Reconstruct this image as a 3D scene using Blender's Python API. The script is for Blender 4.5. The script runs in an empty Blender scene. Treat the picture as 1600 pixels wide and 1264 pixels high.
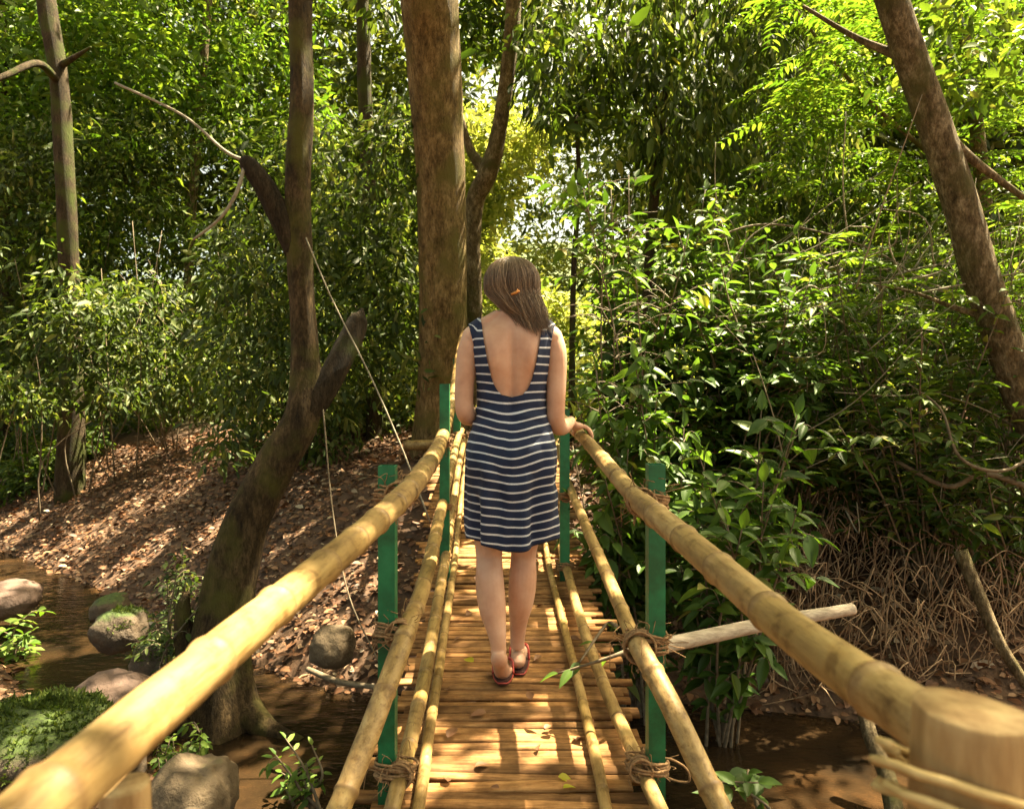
import bpy, math, random
import numpy as np
from mathutils import Vector, Matrix
from mathutils.bvhtree import BVHTree

R = math.radians
SC = bpy.context.scene
COL = SC.collection

# ------------------------------------------------------------------ camera
CZ = 2.1                     # camera height above the bottom of the gully
F = 1067.0                   # focal length in pixels of a 1600 px wide picture
HY = 620.0                   # row of the horizon
cam_d = bpy.data.cameras.new('camera')
cam = bpy.data.objects.new('camera', cam_d)
COL.objects.link(cam)
cam.location = (0, 0, CZ)
cam.rotation_euler = (R(90), 0, 0)
cam_d.sensor_width = 36.0
cam_d.lens = 36.0 * F / 1600.0
cam_d.shift_y = -(632.0 - HY) / 1600.0
cam_d.clip_start = 0.02
cam_d.clip_end = 500.0
cam_d.dof.use_dof = True
cam_d.dof.focus_distance = 2.75
cam_d.dof.aperture_fstop = 7.0
SC.camera = cam

# ------------------------------------------------------------------ light
SUN_EL = R(65)
SUN_AZ = R(58)               # from +Y (ahead) towards +X (right)
SUN = Vector((math.sin(SUN_AZ) * math.cos(SUN_EL), math.cos(SUN_AZ) * math.cos(SUN_EL), math.sin(SUN_EL)))
w = bpy.data.worlds.new('World')
SC.world = w
w.use_nodes = True
nt = w.node_tree
nt.nodes.clear()
sky = nt.nodes.new('ShaderNodeTexSky')
sky.sky_type = 'NISHITA'
sky.sun_disc = False
sky.sun_elevation = SUN_EL
sky.sun_rotation = SUN_AZ
sky.air_density = 0.6
sky.dust_density = 6.0
sky.ozone_density = 0.3
bg = nt.nodes.new('ShaderNodeBackground')
bg.inputs['Strength'].default_value = 0.075
wo = nt.nodes.new('ShaderNodeOutputWorld')
wm = nt.nodes.new('ShaderNodeMix'); wm.data_type = 'RGBA'; wm.blend_type = 'MULTIPLY'
wm.inputs[0].default_value = 1.0
wm.inputs[7].default_value = (1.0, .92, .57, 1)          # warm white balance of the photograph
nt.links.new(sky.outputs[0], wm.inputs[6])
nt.links.new(wm.outputs[2], bg.inputs['Color'])
nt.links.new(bg.outputs[0], wo.inputs['Surface'])
sd = bpy.data.lights.new('sun', 'SUN')
so = bpy.data.objects.new('sun', sd)
COL.objects.link(so)
sd.energy = 5.0
sd.angle = R(0.5)
sd.color = (1.0, 0.86, 0.58)
so.rotation_euler = (-SUN).to_track_quat('-Z', 'Y').to_euler()
so.location = SUN * 40

SC.view_settings.view_transform = 'Standard'
SC.view_settings.look = 'None'
SC.view_settings.gamma = 1.0
SC.view_settings.exposure = 3.1
SC.render.engine = 'CYCLES'
SC.cycles.use_denoising = True
SC.cycles.max_bounces = 6
SC.cycles.diffuse_bounces = 4
SC.cycles.transmission_bounces = 5
SC.cycles.glossy_bounces = 2
SC.cycles.sample_clamp_indirect = 6.0
SC.cycles.caustics_reflective = False
SC.cycles.caustics_refractive = False

# ------------------------------------------------------------------ helpers
def at(px, py, Y):
    return np.array([(px - 800.0) / F * Y, Y, CZ - (py - HY) / F * Y])

def tag(o, label=None, cat=None, group=None, kind=None):
    if label: o['label'] = label
    if cat: o['category'] = cat
    if group: o['group'] = group
    if kind: o['kind'] = kind
    return o

def empty(name, loc, label, cat, group=None):
    o = bpy.data.objects.new(name, None)
    o.empty_display_size = 0.1
    COL.objects.link(o)
    o.location = Vector([float(c) for c in loc])
    return tag(o, label, cat, group)

def wloc(o):
    v = np.zeros(3)
    while o is not None:
        v = v + np.array(o.location)
        o = o.parent
    return v

class MB:
    """collects vertices and faces (world coordinates) for ONE mesh"""
    def __init__(s):
        s.v = []; s.f = []; s.n = 0; s.att = {}
    def add(s, v, f, **att):
        v = np.asarray(v, float)
        s.v.append(v)
        for face in f:
            s.f.append(tuple(int(i) + s.n for i in face))
        for k, a in att.items():
            s.att.setdefault(k, []).append((s.n, np.asarray(a, float)))
        s.n += len(v)
    def build(s, name, mat, parent=None, smooth=True):
        V = np.concatenate(s.v)
        if parent is not None:
            V = V - wloc(parent)
        me = bpy.data.meshes.new(name)
        me.from_pydata(V.tolist(), [], s.f)
        for k, lst in s.att.items():
            a = np.zeros(len(V))
            for st, arr in lst:
                a[st:st + len(arr)] = arr
            at_ = me.attributes.new(k, 'FLOAT', 'POINT')
            at_.data.foreach_set('value', a.astype(np.float32))
        if smooth:
            me.polygons.foreach_set('use_smooth', np.ones(len(me.polygons), bool))
        me.materials.append(mat)
        me.update()
        o = bpy.data.objects.new(name, me)
        COL.objects.link(o)
        if parent is not None:
            o.parent = parent
        return o

def catmull(pts, sub):
    P = np.asarray(pts, float)
    if len(P) < 3 or sub <= 1:
        if sub <= 1: return P
        t = np.linspace(0, 1, sub + 1)[:, None]
        return P[0] * (1 - t) + P[1] * t if len(P) == 2 else P
    Q = np.vstack([2 * P[0] - P[1], P, 2 * P[-1] - P[-2]])
    out = []
    for i in range(1, len(Q) - 2):
        p0, p1, p2, p3 = Q[i - 1], Q[i], Q[i + 1], Q[i + 2]
        for t in np.linspace(0, 1, sub, endpoint=False):
            out.append(0.5 * ((2 * p1) + (-p0 + p2) * t + (2 * p0 - 5 * p1 + 4 * p2 - p3) * t * t + (-p0 + 3 * p1 - 3 * p2 + p3) * t ** 3))
    out.append(P[-1])
    return np.array(out)

def frames(P):
    T = np.gradient(P, axis=0)
    T /= np.linalg.norm(T, axis=1)[:, None] + 1e-12
    ref = np.array([0, 0, 1.0]) if abs(T[0][2]) < 0.9 else np.array([1.0, 0, 0])
    n = np.cross(T[0], ref); n /= np.linalg.norm(n)
    N = [n]
    for i in range(1, len(P)):
        n = N[-1] - T[i] * np.dot(N[-1], T[i])
        n /= np.linalg.norm(n) + 1e-12
        N.append(n)
    N = np.array(N)
    return T, N, np.cross(T, N)

def tube(P, rad, n=8, caps=True, disp=None, flat=1.0):
    """P: Kx3, rad: K.  disp(i_ring, angles) -> radius multiplier"""
    P = np.asarray(P, float); K = len(P)
    rad = np.broadcast_to(np.asarray(rad, float), (K,))
    T, N, B = frames(P)
    a = np.linspace(0, 2 * math.pi, n, endpoint=False)
    V = np.zeros((K, n, 3))
    for i in range(K):
        m = disp(i, a) if disp else 1.0
        V[i] = P[i] + (np.cos(a) * rad[i] * m)[:, None] * N[i] + (np.sin(a) * rad[i] * flat * m)[:, None] * B[i]
    V = V.reshape(-1, 3)
    Fc = []
    for i in range(K - 1):
        for j in range(n):
            k = (j + 1) % n
            Fc.append((i * n + j, i * n + k, (i + 1) * n + k, (i + 1) * n + j))
    if caps:
        V = np.vstack([V, P[0], P[-1]])
        c0, c1 = K * n, K * n + 1
        for j in range(n):
            k = (j + 1) % n
            Fc.append((c0, k, j)); Fc.append((c1, (K - 1) * n + j, (K - 1) * n + k))
    return V, Fc

def box(c, s, rot=None):
    c = np.asarray(c, float); s = np.asarray(s, float) / 2
    v = np.array([[x, y, z] for x in (-1, 1) for y in (-1, 1) for z in (-1, 1)], float) * s
    if rot is not None: v = v @ np.asarray(rot).T
    f = [(0, 1, 3, 2), (4, 6, 7, 5), (0, 4, 5, 1), (2, 3, 7, 6), (0, 2, 6, 4), (1, 5, 7, 3)]
    return v + c, f

# cheap smooth value noise
_perm = np.random.RandomState(7).rand(64, 64, 64)
def vnoise(p):
    p = np.asarray(p, float)
    i = np.floor(p).astype(int); f = p - i; f = f * f * (3 - 2 * f)
    r = 0
    for dx in (0, 1):
        for dy in (0, 1):
            for dz in (0, 1):
                wgt = (f[..., 0] if dx else 1 - f[..., 0]) * (f[..., 1] if dy else 1 - f[..., 1]) * (f[..., 2] if dz else 1 - f[..., 2])
                r = r + wgt * _perm[(i[..., 0] + dx) % 64, (i[..., 1] + dy) % 64, (i[..., 2] + dz) % 64]
    return r * 2 - 1
def fbm(p, o=4):
    p = np.asarray(p, float); s = 0; a = 1; t = 0
    for k in range(o):
        s = s + a * vnoise(p * 2 ** k + 17.3 * k); t += a; a *= 0.5
    return s / t

# ------------------------------------------------------------------ materials
def new_mat(name):
    m = bpy.data.materials.new(name); m.use_nodes = True
    n = m.node_tree; n.nodes.clear()
    out = n.nodes.new('ShaderNodeOutputMaterial')
    b = n.nodes.new('ShaderNodeBsdfPrincipled')
    n.links.new(b.outputs[0], out.inputs['Surface'])
    return m, n, b, out

def ramp(n, fac, stops):
    r = n.nodes.new('ShaderNodeValToRGB')
    cr = r.color_ramp
    while len(cr.elements) < len(stops): cr.elements.new(0.5)
    for e, (p, c) in zip(cr.elements, stops):
        e.position = p; e.color = (*c, 1)
    n.links.new(fac, r.inputs[0])
    return r.outputs[0]

def noise_tex(n, scale, detail=5, rough=0.6, stretch=None, dist=0.0):
    tc = n.nodes.new('ShaderNodeTexCoord')
    mp = n.nodes.new('ShaderNodeMapping')
    if stretch: mp.inputs['Scale'].default_value = stretch
    n.links.new(tc.outputs['Object'], mp.inputs[0])
    t = n.nodes.new('ShaderNodeTexNoise')
    t.inputs['Scale'].default_value = scale
    t.inputs['Detail'].default_value = detail
    t.inputs['Roughness'].default_value = rough
    t.inputs['Distortion'].default_value = dist
    n.links.new(mp.outputs[0], t.inputs['Vector'])
    return t.outputs['Fac']

def mixc(n, fac, a, b, mode='MIX'):
    m = n.nodes.new('ShaderNodeMix'); m.data_type = 'RGBA'; m.blend_type = mode
    if isinstance(fac, float): m.inputs[0].default_value = fac
    else: n.links.new(fac, m.inputs[0])
    for sock, v in ((6, a), (7, b)):
        if isinstance(v, tuple): m.inputs[sock].default_value = (*v, 1)
        else: n.links.new(v, m.inputs[sock])
    return m.outputs[2]

def bump(n, b, h, strength, dist=0.01):
    bp = n.nodes.new('ShaderNodeBump')
    bp.inputs['Strength'].default_value = strength
    bp.inputs['Distance'].default_value = dist
    n.links.new(h, bp.inputs['Height'])
    n.links.new(bp.outputs[0], b.inputs['Normal'])

def mat_leaf(name, stops, rough=0.58, trans=0.46, tint=(1.38, 1.36, 0.6)):
    m, n, b, out = new_mat(name)
    g = n.nodes.new('ShaderNodeNewGeometry')
    c = ramp(n, g.outputs['Random Per Island'], stops)
    nz = noise_tex(n, 0.9, 2)
    c = mixc(n, nz, c, mixc(n, 1.0, c, (0.55, 0.6, 0.5), 'MULTIPLY'))
    n.links.new(c, b.inputs['Base Color'])
    b.inputs['Roughness'].default_value = rough
    b.inputs['Specular IOR Level'].default_value = 0.38
    tr = n.nodes.new('ShaderNodeBsdfTranslucent')
    n.links.new(mixc(n, 1.0, c, tint, 'MULTIPLY'), tr.inputs['Color'])
    mx = n.nodes.new('ShaderNodeMixShader'); mx.inputs[0].default_value = trans
    n.links.new(b.outputs[0], mx.inputs[1]); n.links.new(tr.outputs[0], mx.inputs[2])
    n.links.new(mx.outputs[0], out.inputs['Surface'])
    return m

def mat_noise(name, stops, scale, rough=0.8, stretch=None, bs=0.5, bd=0.01, detail=6, spec=0.3, dist=0.0):
    m, n, b, out = new_mat(name)
    f = noise_tex(n, scale, detail, 0.62, stretch, dist)
    n.links.new(ramp(n, f, stops), b.inputs['Base Color'])
    b.inputs['Roughness'].default_value = rough
    b.inputs['Specular IOR Level'].default_value = spec
    if bs: bump(n, b, f, bs, bd)
    return m

M = {}
M['leaf_dark'] = mat_leaf('leaf_dark', [(0, (.03, .05, .008)), (.5, (.066, .11, .02)), (.8, (.12, .165, .035)), (1, (.3, .31, .12))])  # palest end of the ramp stands in for glints on the leaves
M['leaf_mid'] = mat_leaf('leaf_mid', [(0, (.045, .085, .012)), (.5, (.09, .15, .02)), (.9, (.15, .21, .035)), (1, (.28, .27, .07))])
M['leaf_broad'] = mat_leaf('leaf_broad', [(0, (.045, .095, .014)), (.5, (.085, .16, .024)), (.9, (.13, .22, .04)), (.965, (.2, .27, .08)), (1, (.3, .24, .06))], rough=0.5)
M['leaf_bright'] = mat_leaf('leaf_bright', [(0, (.06, .13, .014)), (.5, (.12, .21, .025)), (1, (.22, .3, .05))], trans=0.46)
M['leaf_sunlit'] = mat_leaf('leaf_sunlit', [(0, (.17, .22, .04)), (.5, (.3, .34, .09)), (1, (.5, .48, .2))], trans=0.45)  # sun glare of the clearing is put into this pale leaf colour
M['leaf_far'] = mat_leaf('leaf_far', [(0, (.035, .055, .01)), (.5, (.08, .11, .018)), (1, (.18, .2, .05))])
M['leaf_yellow'] = mat_leaf('leaf_yellow', [(0, (.5, .5, .03)), (1, (.6, .55, .05))])
M['litter'] = mat_leaf('litter', [(0, (.06, .03, .016)), (.4, (.18, .075, .036)), (.75, (.32, .155, .08)), (.95, (.4, .26, .17)), (1, (.5, .4, .3))], rough=0.6, trans=0.1, tint=(1, .8, .5))
M['dry'] = mat_noise('dry', [(.3, (.2, .12, .065)), (.7, (.45, .31, .19))], 40, bs=0)
def mat_soil():
    m, n, b, out = new_mat('soil')
    f = noise_tex(n, 7, 9, .62)
    c = ramp(n, f, [(.3, (.035, .018, .009)), (.55, (.095, .05, .026)), (.75, (.17, .1, .055))])
    # green ground cover further back
    tc = n.nodes.new('ShaderNodeTexCoord'); sx = n.nodes.new('ShaderNodeSeparateXYZ'); n.links.new(tc.outputs['Object'], sx.inputs[0])
    mr = n.nodes.new('ShaderNodeMapRange'); mr.inputs[1].default_value = 12; mr.inputs[2].default_value = 14
    n.links.new(sx.outputs['Y'], mr.inputs[0])
    f2 = noise_tex(n, 16, 7, .7)
    g = ramp(n, f2, [(.35, (.02, .032, .008)), (.55, (.06, .09, .018)), (.72, (.14, .17, .04))])
    n.links.new(mixc(n, mr.outputs[0], c, g), b.inputs['Base Color'])
    b.inputs['Roughness'].default_value = .9
    bump(n, b, f, .9, .04)
    return m
M['soil'] = mat_soil()
M['twig'] = mat_noise('twig', [(.3, (.07, .05, .03)), (.7, (.2, .155, .1))], 30, bs=.4)
M['vine'] = mat_noise('vine', [(.3, (.16, .13, .09)), (.7, (.34, .3, .22))], 30, bs=.4)

def mat_bark(name, a, b_, c, moss=0.4, mosscol=(.06, .075, .015), vs=(1, 1, .22), scale=14, bd=.03):
    m, n, b, out = new_mat(name)
    f = noise_tex(n, scale, 10, .78, vs, .15)
    col = ramp(n, f, [(.34, a), (.5, b_), (.66, c)])
    fine = noise_tex(n, scale * 5, 6, .75, (1, 1, .35))
    col = mixc(n, .85, col, ramp(n, fine, [(.36, (.35, .33, .3)), (.5, (.9, .88, .85)), (.68, (1.5, 1.45, 1.35))]), 'MULTIPLY')
    ad = n.nodes.new('ShaderNodeMath'); ad.operation = 'ADD'
    n.links.new(f, ad.inputs[0]); n.links.new(fine, ad.inputs[1]); hsum = ad.outputs[0]
    v = n.nodes.new('ShaderNodeTexNoise'); v.inputs['Scale'].default_value = 3.2; v.inputs['Detail'].default_value = 6
    tc = n.nodes.new('ShaderNodeTexCoord'); n.links.new(tc.outputs['Object'], v.inputs['Vector'])
    mr = n.nodes.new('ShaderNodeMapRange'); mr.inputs[1].default_value = .62 - moss * .4; mr.inputs[2].default_value = .75 - moss * .25
    n.links.new(v.outputs['Fac'], mr.inputs[0])
    n.links.new(mixc(n, mr.outputs[0], col, mosscol), b.inputs['Base Color'])
    b.inputs['Roughness'].default_value = .9
    b.inputs['Specular IOR Level'].default_value = .2
    bump(n, b, hsum, 1.0, bd)
    return m
M['bark_brown'] = mat_bark('bark_brown', (.05, .032, .013), (.19, .13, .055), (.36, .265, .13), .35, (.13, .11, .03), (1, 1, .4), 11)
M['bark_moss'] = mat_bark('bark_moss', (.014, .009, .005), (.07, .047, .022), (.17, .115, .06), .35, (.1, .095, .02), (1, 1, .35), 13)
M['bark_grey'] = mat_bark('bark_grey', (.05, .036, .018), (.17, .125, .068), (.42, .34, .22), .3, (.09, .085, .025), (1, 1, .5), 13)
M['bark_dark'] = mat_bark('bark_dark', (.02, .014, .008), (.055, .04, .022), (.11, .08, .05), .4)
M['bark_stub'] = mat_bark('bark_stub', (.012, .009, .005), (.04, .028, .015), (.085, .06, .034), 0)
M['dead_wood'] = mat_bark('dead_wood', (.06, .026, .012), (.16, .075, .035), (.27, .15, .08), .05)

def mat_bamboo():
    m, n, b, out = new_mat('bamboo')
    at_ = n.nodes.new('ShaderNodeAttribute'); at_.attribute_name = 'node'
    al = n.nodes.new('ShaderNodeAttribute'); al.attribute_name = 'tone'
    f = noise_tex(n, 9, 6, .65, (4, .5, 4))
    sp = noise_tex(n, 26, 4, .6)
    c = ramp(n, f, [(.25, (.16, .098, .04)), (.5, (.32, .21, .085)), (.75, (.47, .34, .155))])
    c2 = ramp(n, sp, [(.34, (.4, .3, .18)), (.42, (.85, .8, .7)), (.55, (1, 1, 1))])
    c = mixc(n, .75, c, c2, 'MULTIPLY')
    sc_ = noise_tex(n, 70, 6, .75, (1, .12, 1))
    c = mixc(n, .8, c, ramp(n, sc_, [(.36, (.5, .42, .32)), (.48, (1, 1, 1)), (.66, (1.12, 1.1, 1.08))]), 'MULTIPLY')
    c = mixc(n, al.outputs['Fac'], c, mixc(n, 1.0, c, (.76, .74, .55), 'MULTIPLY'))
    c = mixc(n, at_.outputs['Fac'], c, (.16, .09, .035))
    n.links.new(c, b.inputs['Base Color'])
    b.inputs['Roughness'].default_value = .5
    b.inputs['Specular IOR Level'].default_value = .35
    bump(n, b, f, .5, .005)
    return m
M['bamboo'] = mat_bamboo()

def mat_deck():
    m, n, b, out = new_mat('deck_slats')
    g = n.nodes.new('ShaderNodeNewGeometry')
    f = noise_tex(n, 10, 8, .68, (.8, 7, 7))
    c = ramp(n, f, [(.26, (.09, .042, .016)), (.44, (.26, .135, .052)), (.62, (.4, .23, .1)), (.8, (.56, .38, .2))])
    c = mixc(n, 1.0, c, ramp(n, g.outputs['Random Per Island'], [(0, (.55, .5, .45)), (.5, (.9, .85, .8)), (1, (1.25, 1.15, 1.0))]), 'MULTIPLY')
    dirt = noise_tex(n, 6, 5, .7)
    c = mixc(n, 1.0, c, ramp(n, dirt, [(.35, (.45, .42, .4)), (.58, (1, 1, 1))]), 'MULTIPLY')
    n.links.new(c, b.inputs['Base Color'])
    b.inputs['Roughness'].default_value = .75
    b.inputs['Specular IOR Level'].default_value = .2
    bump(n, b, f, .6, .006)
    return m
M['deck'] = mat_deck()

def mat_paint():
    m, n, b, out = new_mat('green_paint')
    f = noise_tex(n, 14, 6, .65)
    c = ramp(n, f, [(.3, (.0, .08, .028)), (.55, (.003, .135, .048)), (.8, (.015, .18, .07))])
    ch = noise_tex(n, 55, 8, .75, (1, 1, .4))
    mr = n.nodes.new('ShaderNodeMapRange'); mr.inputs[1].default_value = .66; mr.inputs[2].default_value = .7
    n.links.new(ch, mr.inputs[0])
    c = mixc(n, mr.outputs[0], c, (.12, .09, .06))
    dirt = noise_tex(n, 5, 6, .7)
    c = mixc(n, 1.0, c, ramp(n, dirt, [(.38, (.6, .55, .45)), (.55, (1, 1, 1))]), 'MULTIPLY')
    n.links.new(c, b.inputs['Base Color']); b.inputs['Roughness'].default_value = .5
    bump(n, b, ch, .3, .003)
    return m
M['green_paint'] = mat_paint()
M['rope'] = mat_noise('rope', [(.3, (.13, .07, .03)), (.7, (.36, .22, .11))], 120, rough=.95, bs=.6, bd=.003)
M['cord'] = mat_noise('cord', [(.3, (.4, .27, .1)), (.7, (.58, .42, .19))], 80, rough=.8, bs=.4, bd=.002)
M['stick'] = mat_noise('stick', [(.3, (.22, .17, .12)), (.7, (.5, .42, .32))], 14, rough=.85, stretch=(.4, 4, 4), bs=.6)
M['stump'] = mat_noise('stump', [(.3, (.2, .115, .042)), (.5, (.32, .2, .085)), (.7, (.46, .32, .15))], 16, rough=.75, stretch=(3, 3, .6), bs=.3)

def mat_rock(name, a, c, moss, amount):
    m, n, b, out = new_mat(name)
    f = noise_tex(n, 5, 8, .65)
    col = ramp(n, f, [(.3, a), (.7, c)])
    g = n.nodes.new('ShaderNodeNewGeometry')
    sx = n.nodes.new('ShaderNodeSeparateXYZ'); n.links.new(g.outputs['Normal'], sx.inputs[0])
    mn = noise_tex(n, 5, 9, .82)
    ad = n.nodes.new('ShaderNodeMath'); ad.operation = 'ADD'
    n.links.new(sx.outputs['Z'], ad.inputs[0]); n.links.new(mn, ad.inputs[1])
    mr = n.nodes.new('ShaderNodeMapRange'); mr.inputs[1].default_value = 1.62 - amount; mr.inputs[2].default_value = 1.92 - amount
    n.links.new(ad.outputs[0], mr.inputs[0])
    fine = noise_tex(n, 60, 4, .7)
    mc = ramp(n, fine, [(.35, tuple(x * .3 for x in moss)), (.65, moss)])
    n.links.new(mixc(n, mr.outputs[0], col, mc), b.inputs['Base Color'])
    b.inputs['Roughness'].default_value = .75
    bump(n, b, f, 1.0, .06)
    return m
M['rock_moss'] = mat_rock('rock_moss', (.03, .02, .012), (.11, .075, .045), (.06, .1, .01), .5)
M['rock_tan'] = mat_rock('rock_tan', (.06, .04, .022), (.2, .14, .08), (.09, .13, .02), .15)
M['rock_pink'] = mat_rock('rock_pink', (.06, .035, .027), (.19, .12, .09), (.08, .1, .03), -.1)

def mat_water():
    m, n, b, out = new_mat('water')
    f = noise_tex(n, 2.2, 5, .6)
    n.links.new(ramp(n, f, [(.3, (.008, .006, .004)), (.55, (.026, .015, .007)), (.75, (.07, .034, .013))]), b.inputs['Base Color'])
    b.inputs['Roughness'].default_value = .06
    b.inputs['IOR'].default_value = 1.33
    rp = noise_tex(n, 9, 3, .5, (1, 2.2, 1))
    bump(n, b, rp, .45, .02)
    return m
M['water'] = mat_water()

# ------------------------------------------------------------------ ground
def stream_y(x):
    return np.interp(x, [-30, -8, -4.6, -2.9, -1.2, 1.25, 3.0, 8, 30], [20, 9.2, 6.6, 5.0, 3.9, 3.7, 3.3, 2.2, -3])
def ground_z(x, y):
    x = np.asarray(x, float); y = np.asarray(y, float)
    d = (y - stream_y(x)) * 0.83
    far = np.interp(d, [0, .55, .8, 1.6, 2.8, 4.5, 8, 11, 18, 30, 60], [-.14, -.08, .1, .6, 1.2, 1.72, 1.85, 2.1, 5.6, 11, 18])
    near = np.interp(-d, [0, .45, .65, 1.0, 1.7, 2.8, 6, 40], [-.14, -.08, .08, .26, .45, .62, .95, 1.0])
    z = np.where(d > 0, far, near)
    p = np.stack([x * .55, y * .55, x * 0 + 3.1], -1)
    amp = np.clip(np.abs(d) * .3, .05, 1)
    z = z + (fbm(p, 5) * .22 + fbm(p * 4.1, 3) * .05) * amp
    # bank where the bridge lands
    wgt = np.exp(-((x + .2) / 1.3) ** 2) * np.clip((y - 6.0) / .9, 0, 1) * np.clip((11 - y) / 2, 0, 1)
    z = z * (1 - wgt) + 1.6 * wgt
    return z

def build_ground():
    xs = np.concatenate([np.linspace(-70, -11, 40), np.linspace(-10.8, 10.8, 220), np.linspace(11, 70, 40)])
    ys = np.concatenate([np.linspace(-30, -1.2, 24), np.linspace(-1, 13, 150), np.linspace(13.3, 34, 60), np.linspace(36, 90, 20)])
    X, Y = np.meshgrid(xs, ys)
    Z = ground_z(X, Y)
    V = np.stack([X, Y, Z], -1).reshape(-1, 3)
    ny, nx = X.shape
    f = [(j * nx + i, j * nx + i + 1, (j + 1) * nx + i + 1, (j + 1) * nx + i) for j in range(ny - 1) for i in range(nx - 1)]
    mb = MB(); mb.add(V, f)
    return tag(mb.build('ground', M['soil']), 'dark soil of the two stream banks and the slope behind', kind='structure')
build_ground()

def build_water():
    xs = np.linspace(-12, 9, 120)
    mb = MB(); V = []; f = []
    for i, x in enumerate(xs):
        c = float(stream_y(x))
        for k, t in enumerate(np.linspace(-1.5, 1.5, 9)):
            V.append((x, c + t, .045))
    for i in range(len(xs) - 1):
        for k in range(8):
            f.append((i * 9 + k, (i + 1) * 9 + k, (i + 1) * 9 + k + 1, i * 9 + k + 1))
    mb.add(V, f)
    return tag(mb.build('stream_water', M['water']), 'shallow brown stream passing under the bridge', kind='structure')
build_water()

# ------------------------------------------------------------------ leaves
def leaf_template(kind):
    if kind == 'far':
        t = np.array([(0, 0, 0), (.42, .5, .1), (1, 0, -.12), (.42, -.5, .1)])
        return t, [(0, 1, 2, 3)]
    if kind == 'mid':
        t = np.array([(0, 0, 0), (.28, .42, .08), (.68, .36, .02), (1, 0, -.2), (.68, -.36, .02), (.28, -.42, .08), (.3, 0, 0), (.7, 0, -.06)])
        return t, [(0, 1, 6), (0, 6, 5), (6, 1, 2, 7), (5, 6, 7, 4), (7, 2, 3), (4, 7, 3)]
    ts = [0, .1, .26, .45, .64, .82, .94, 1]
    ws = [.0, .26, .47, .5, .4, .22, .09, .0]
    v = []; f = []
    for a, b in zip(ts, ws):
        dr = -.22 * a * a
        v += [(a, b, dr + .28 * b), (a, b * .5, dr + .17 * b), (a, 0, dr), (a, -b * .5, dr + .17 * b), (a, -b, dr + .28 * b)]
    for i in range(len(ts) - 1):
        for k in range(4):
            f.append((i * 5 + k, i * 5 + k + 1, (i + 1) * 5 + k + 1, (i + 1) * 5 + k))
    return np.array(v, float), f

class Leaves:
    def __init__(s): s.P = []; s.D = []; s.N = []; s.L = []; s.W = []
    def add(s, P, D, N, L, W):
        P = np.asarray(P, float).reshape(-1, 3); n = len(P)
        s.P.append(P); s.D.append(np.asarray(D, float).reshape(-1, 3)); s.N.append(np.asarray(N, float).reshape(-1, 3))
        s.L.append(np.broadcast_to(L, (n,))); s.W.append(np.broadcast_to(W, (n,)))
    def count(s): return sum(len(p) for p in s.P)
    def build(s, name, mat, parent=None, kind='mid'):
        P = np.concatenate(s.P); D = np.concatenate(s.D); N = np.concatenate(s.N); L = np.concatenate(s.L); W = np.concatenate(s.W)
        D = D / (np.linalg.norm(D, axis=1)[:, None] + 1e-9)
        N = N - D * np.sum(N * D, axis=1)[:, None]
        N = N / (np.linalg.norm(N, axis=1)[:, None] + 1e-9)
        S = np.cross(D, N)
        t, f = leaf_template(kind)
        n, k = len(P), len(t)
        V = P[:, None, :] + t[None, :, 0, None] * L[:, None, None] * D[:, None, :] + t[None, :, 1, None] * W[:, None, None] * S[:, None, :] \
            + t[None, :, 2, None] * (L * .5 + W * .5)[:, None, None] * N[:, None, :]
        V = V.reshape(-1, 3)
        if parent is not None: V = V - wloc(parent)
        loops = []; tot = []
        off = (np.arange(n) * k)
        cols = [c for face in f for c in face]
        lens = [len(face) for face in f]
        loops = (off[:, None] + np.array(cols)[None, :]).reshape(-1).astype(np.int32)
        tot = np.tile(np.array(lens, np.int32), n)
        start = np.concatenate([[0], np.cumsum(tot)[:-1]]).astype(np.int32)
        me = bpy.data.meshes.new(name)
        me.vertices.add(len(V)); me.vertices.foreach_set('co', V.reshape(-1).astype(np.float32))
        me.loops.add(len(loops)); me.loops.foreach_set('vertex_index', loops)
        me.polygons.add(len(tot)); me.polygons.foreach_set('loop_start', start); me.polygons.foreach_set('loop_total', tot)
        if kind != 'far': me.polygons.foreach_set('use_smooth', np.ones(len(tot), bool))
        me.update(calc_edges=True)
        me.materials.append(mat)
        o = bpy.data.objects.new(name, me); COL.objects.link(o)
        if parent is not None: o.parent = parent
        return o

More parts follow.
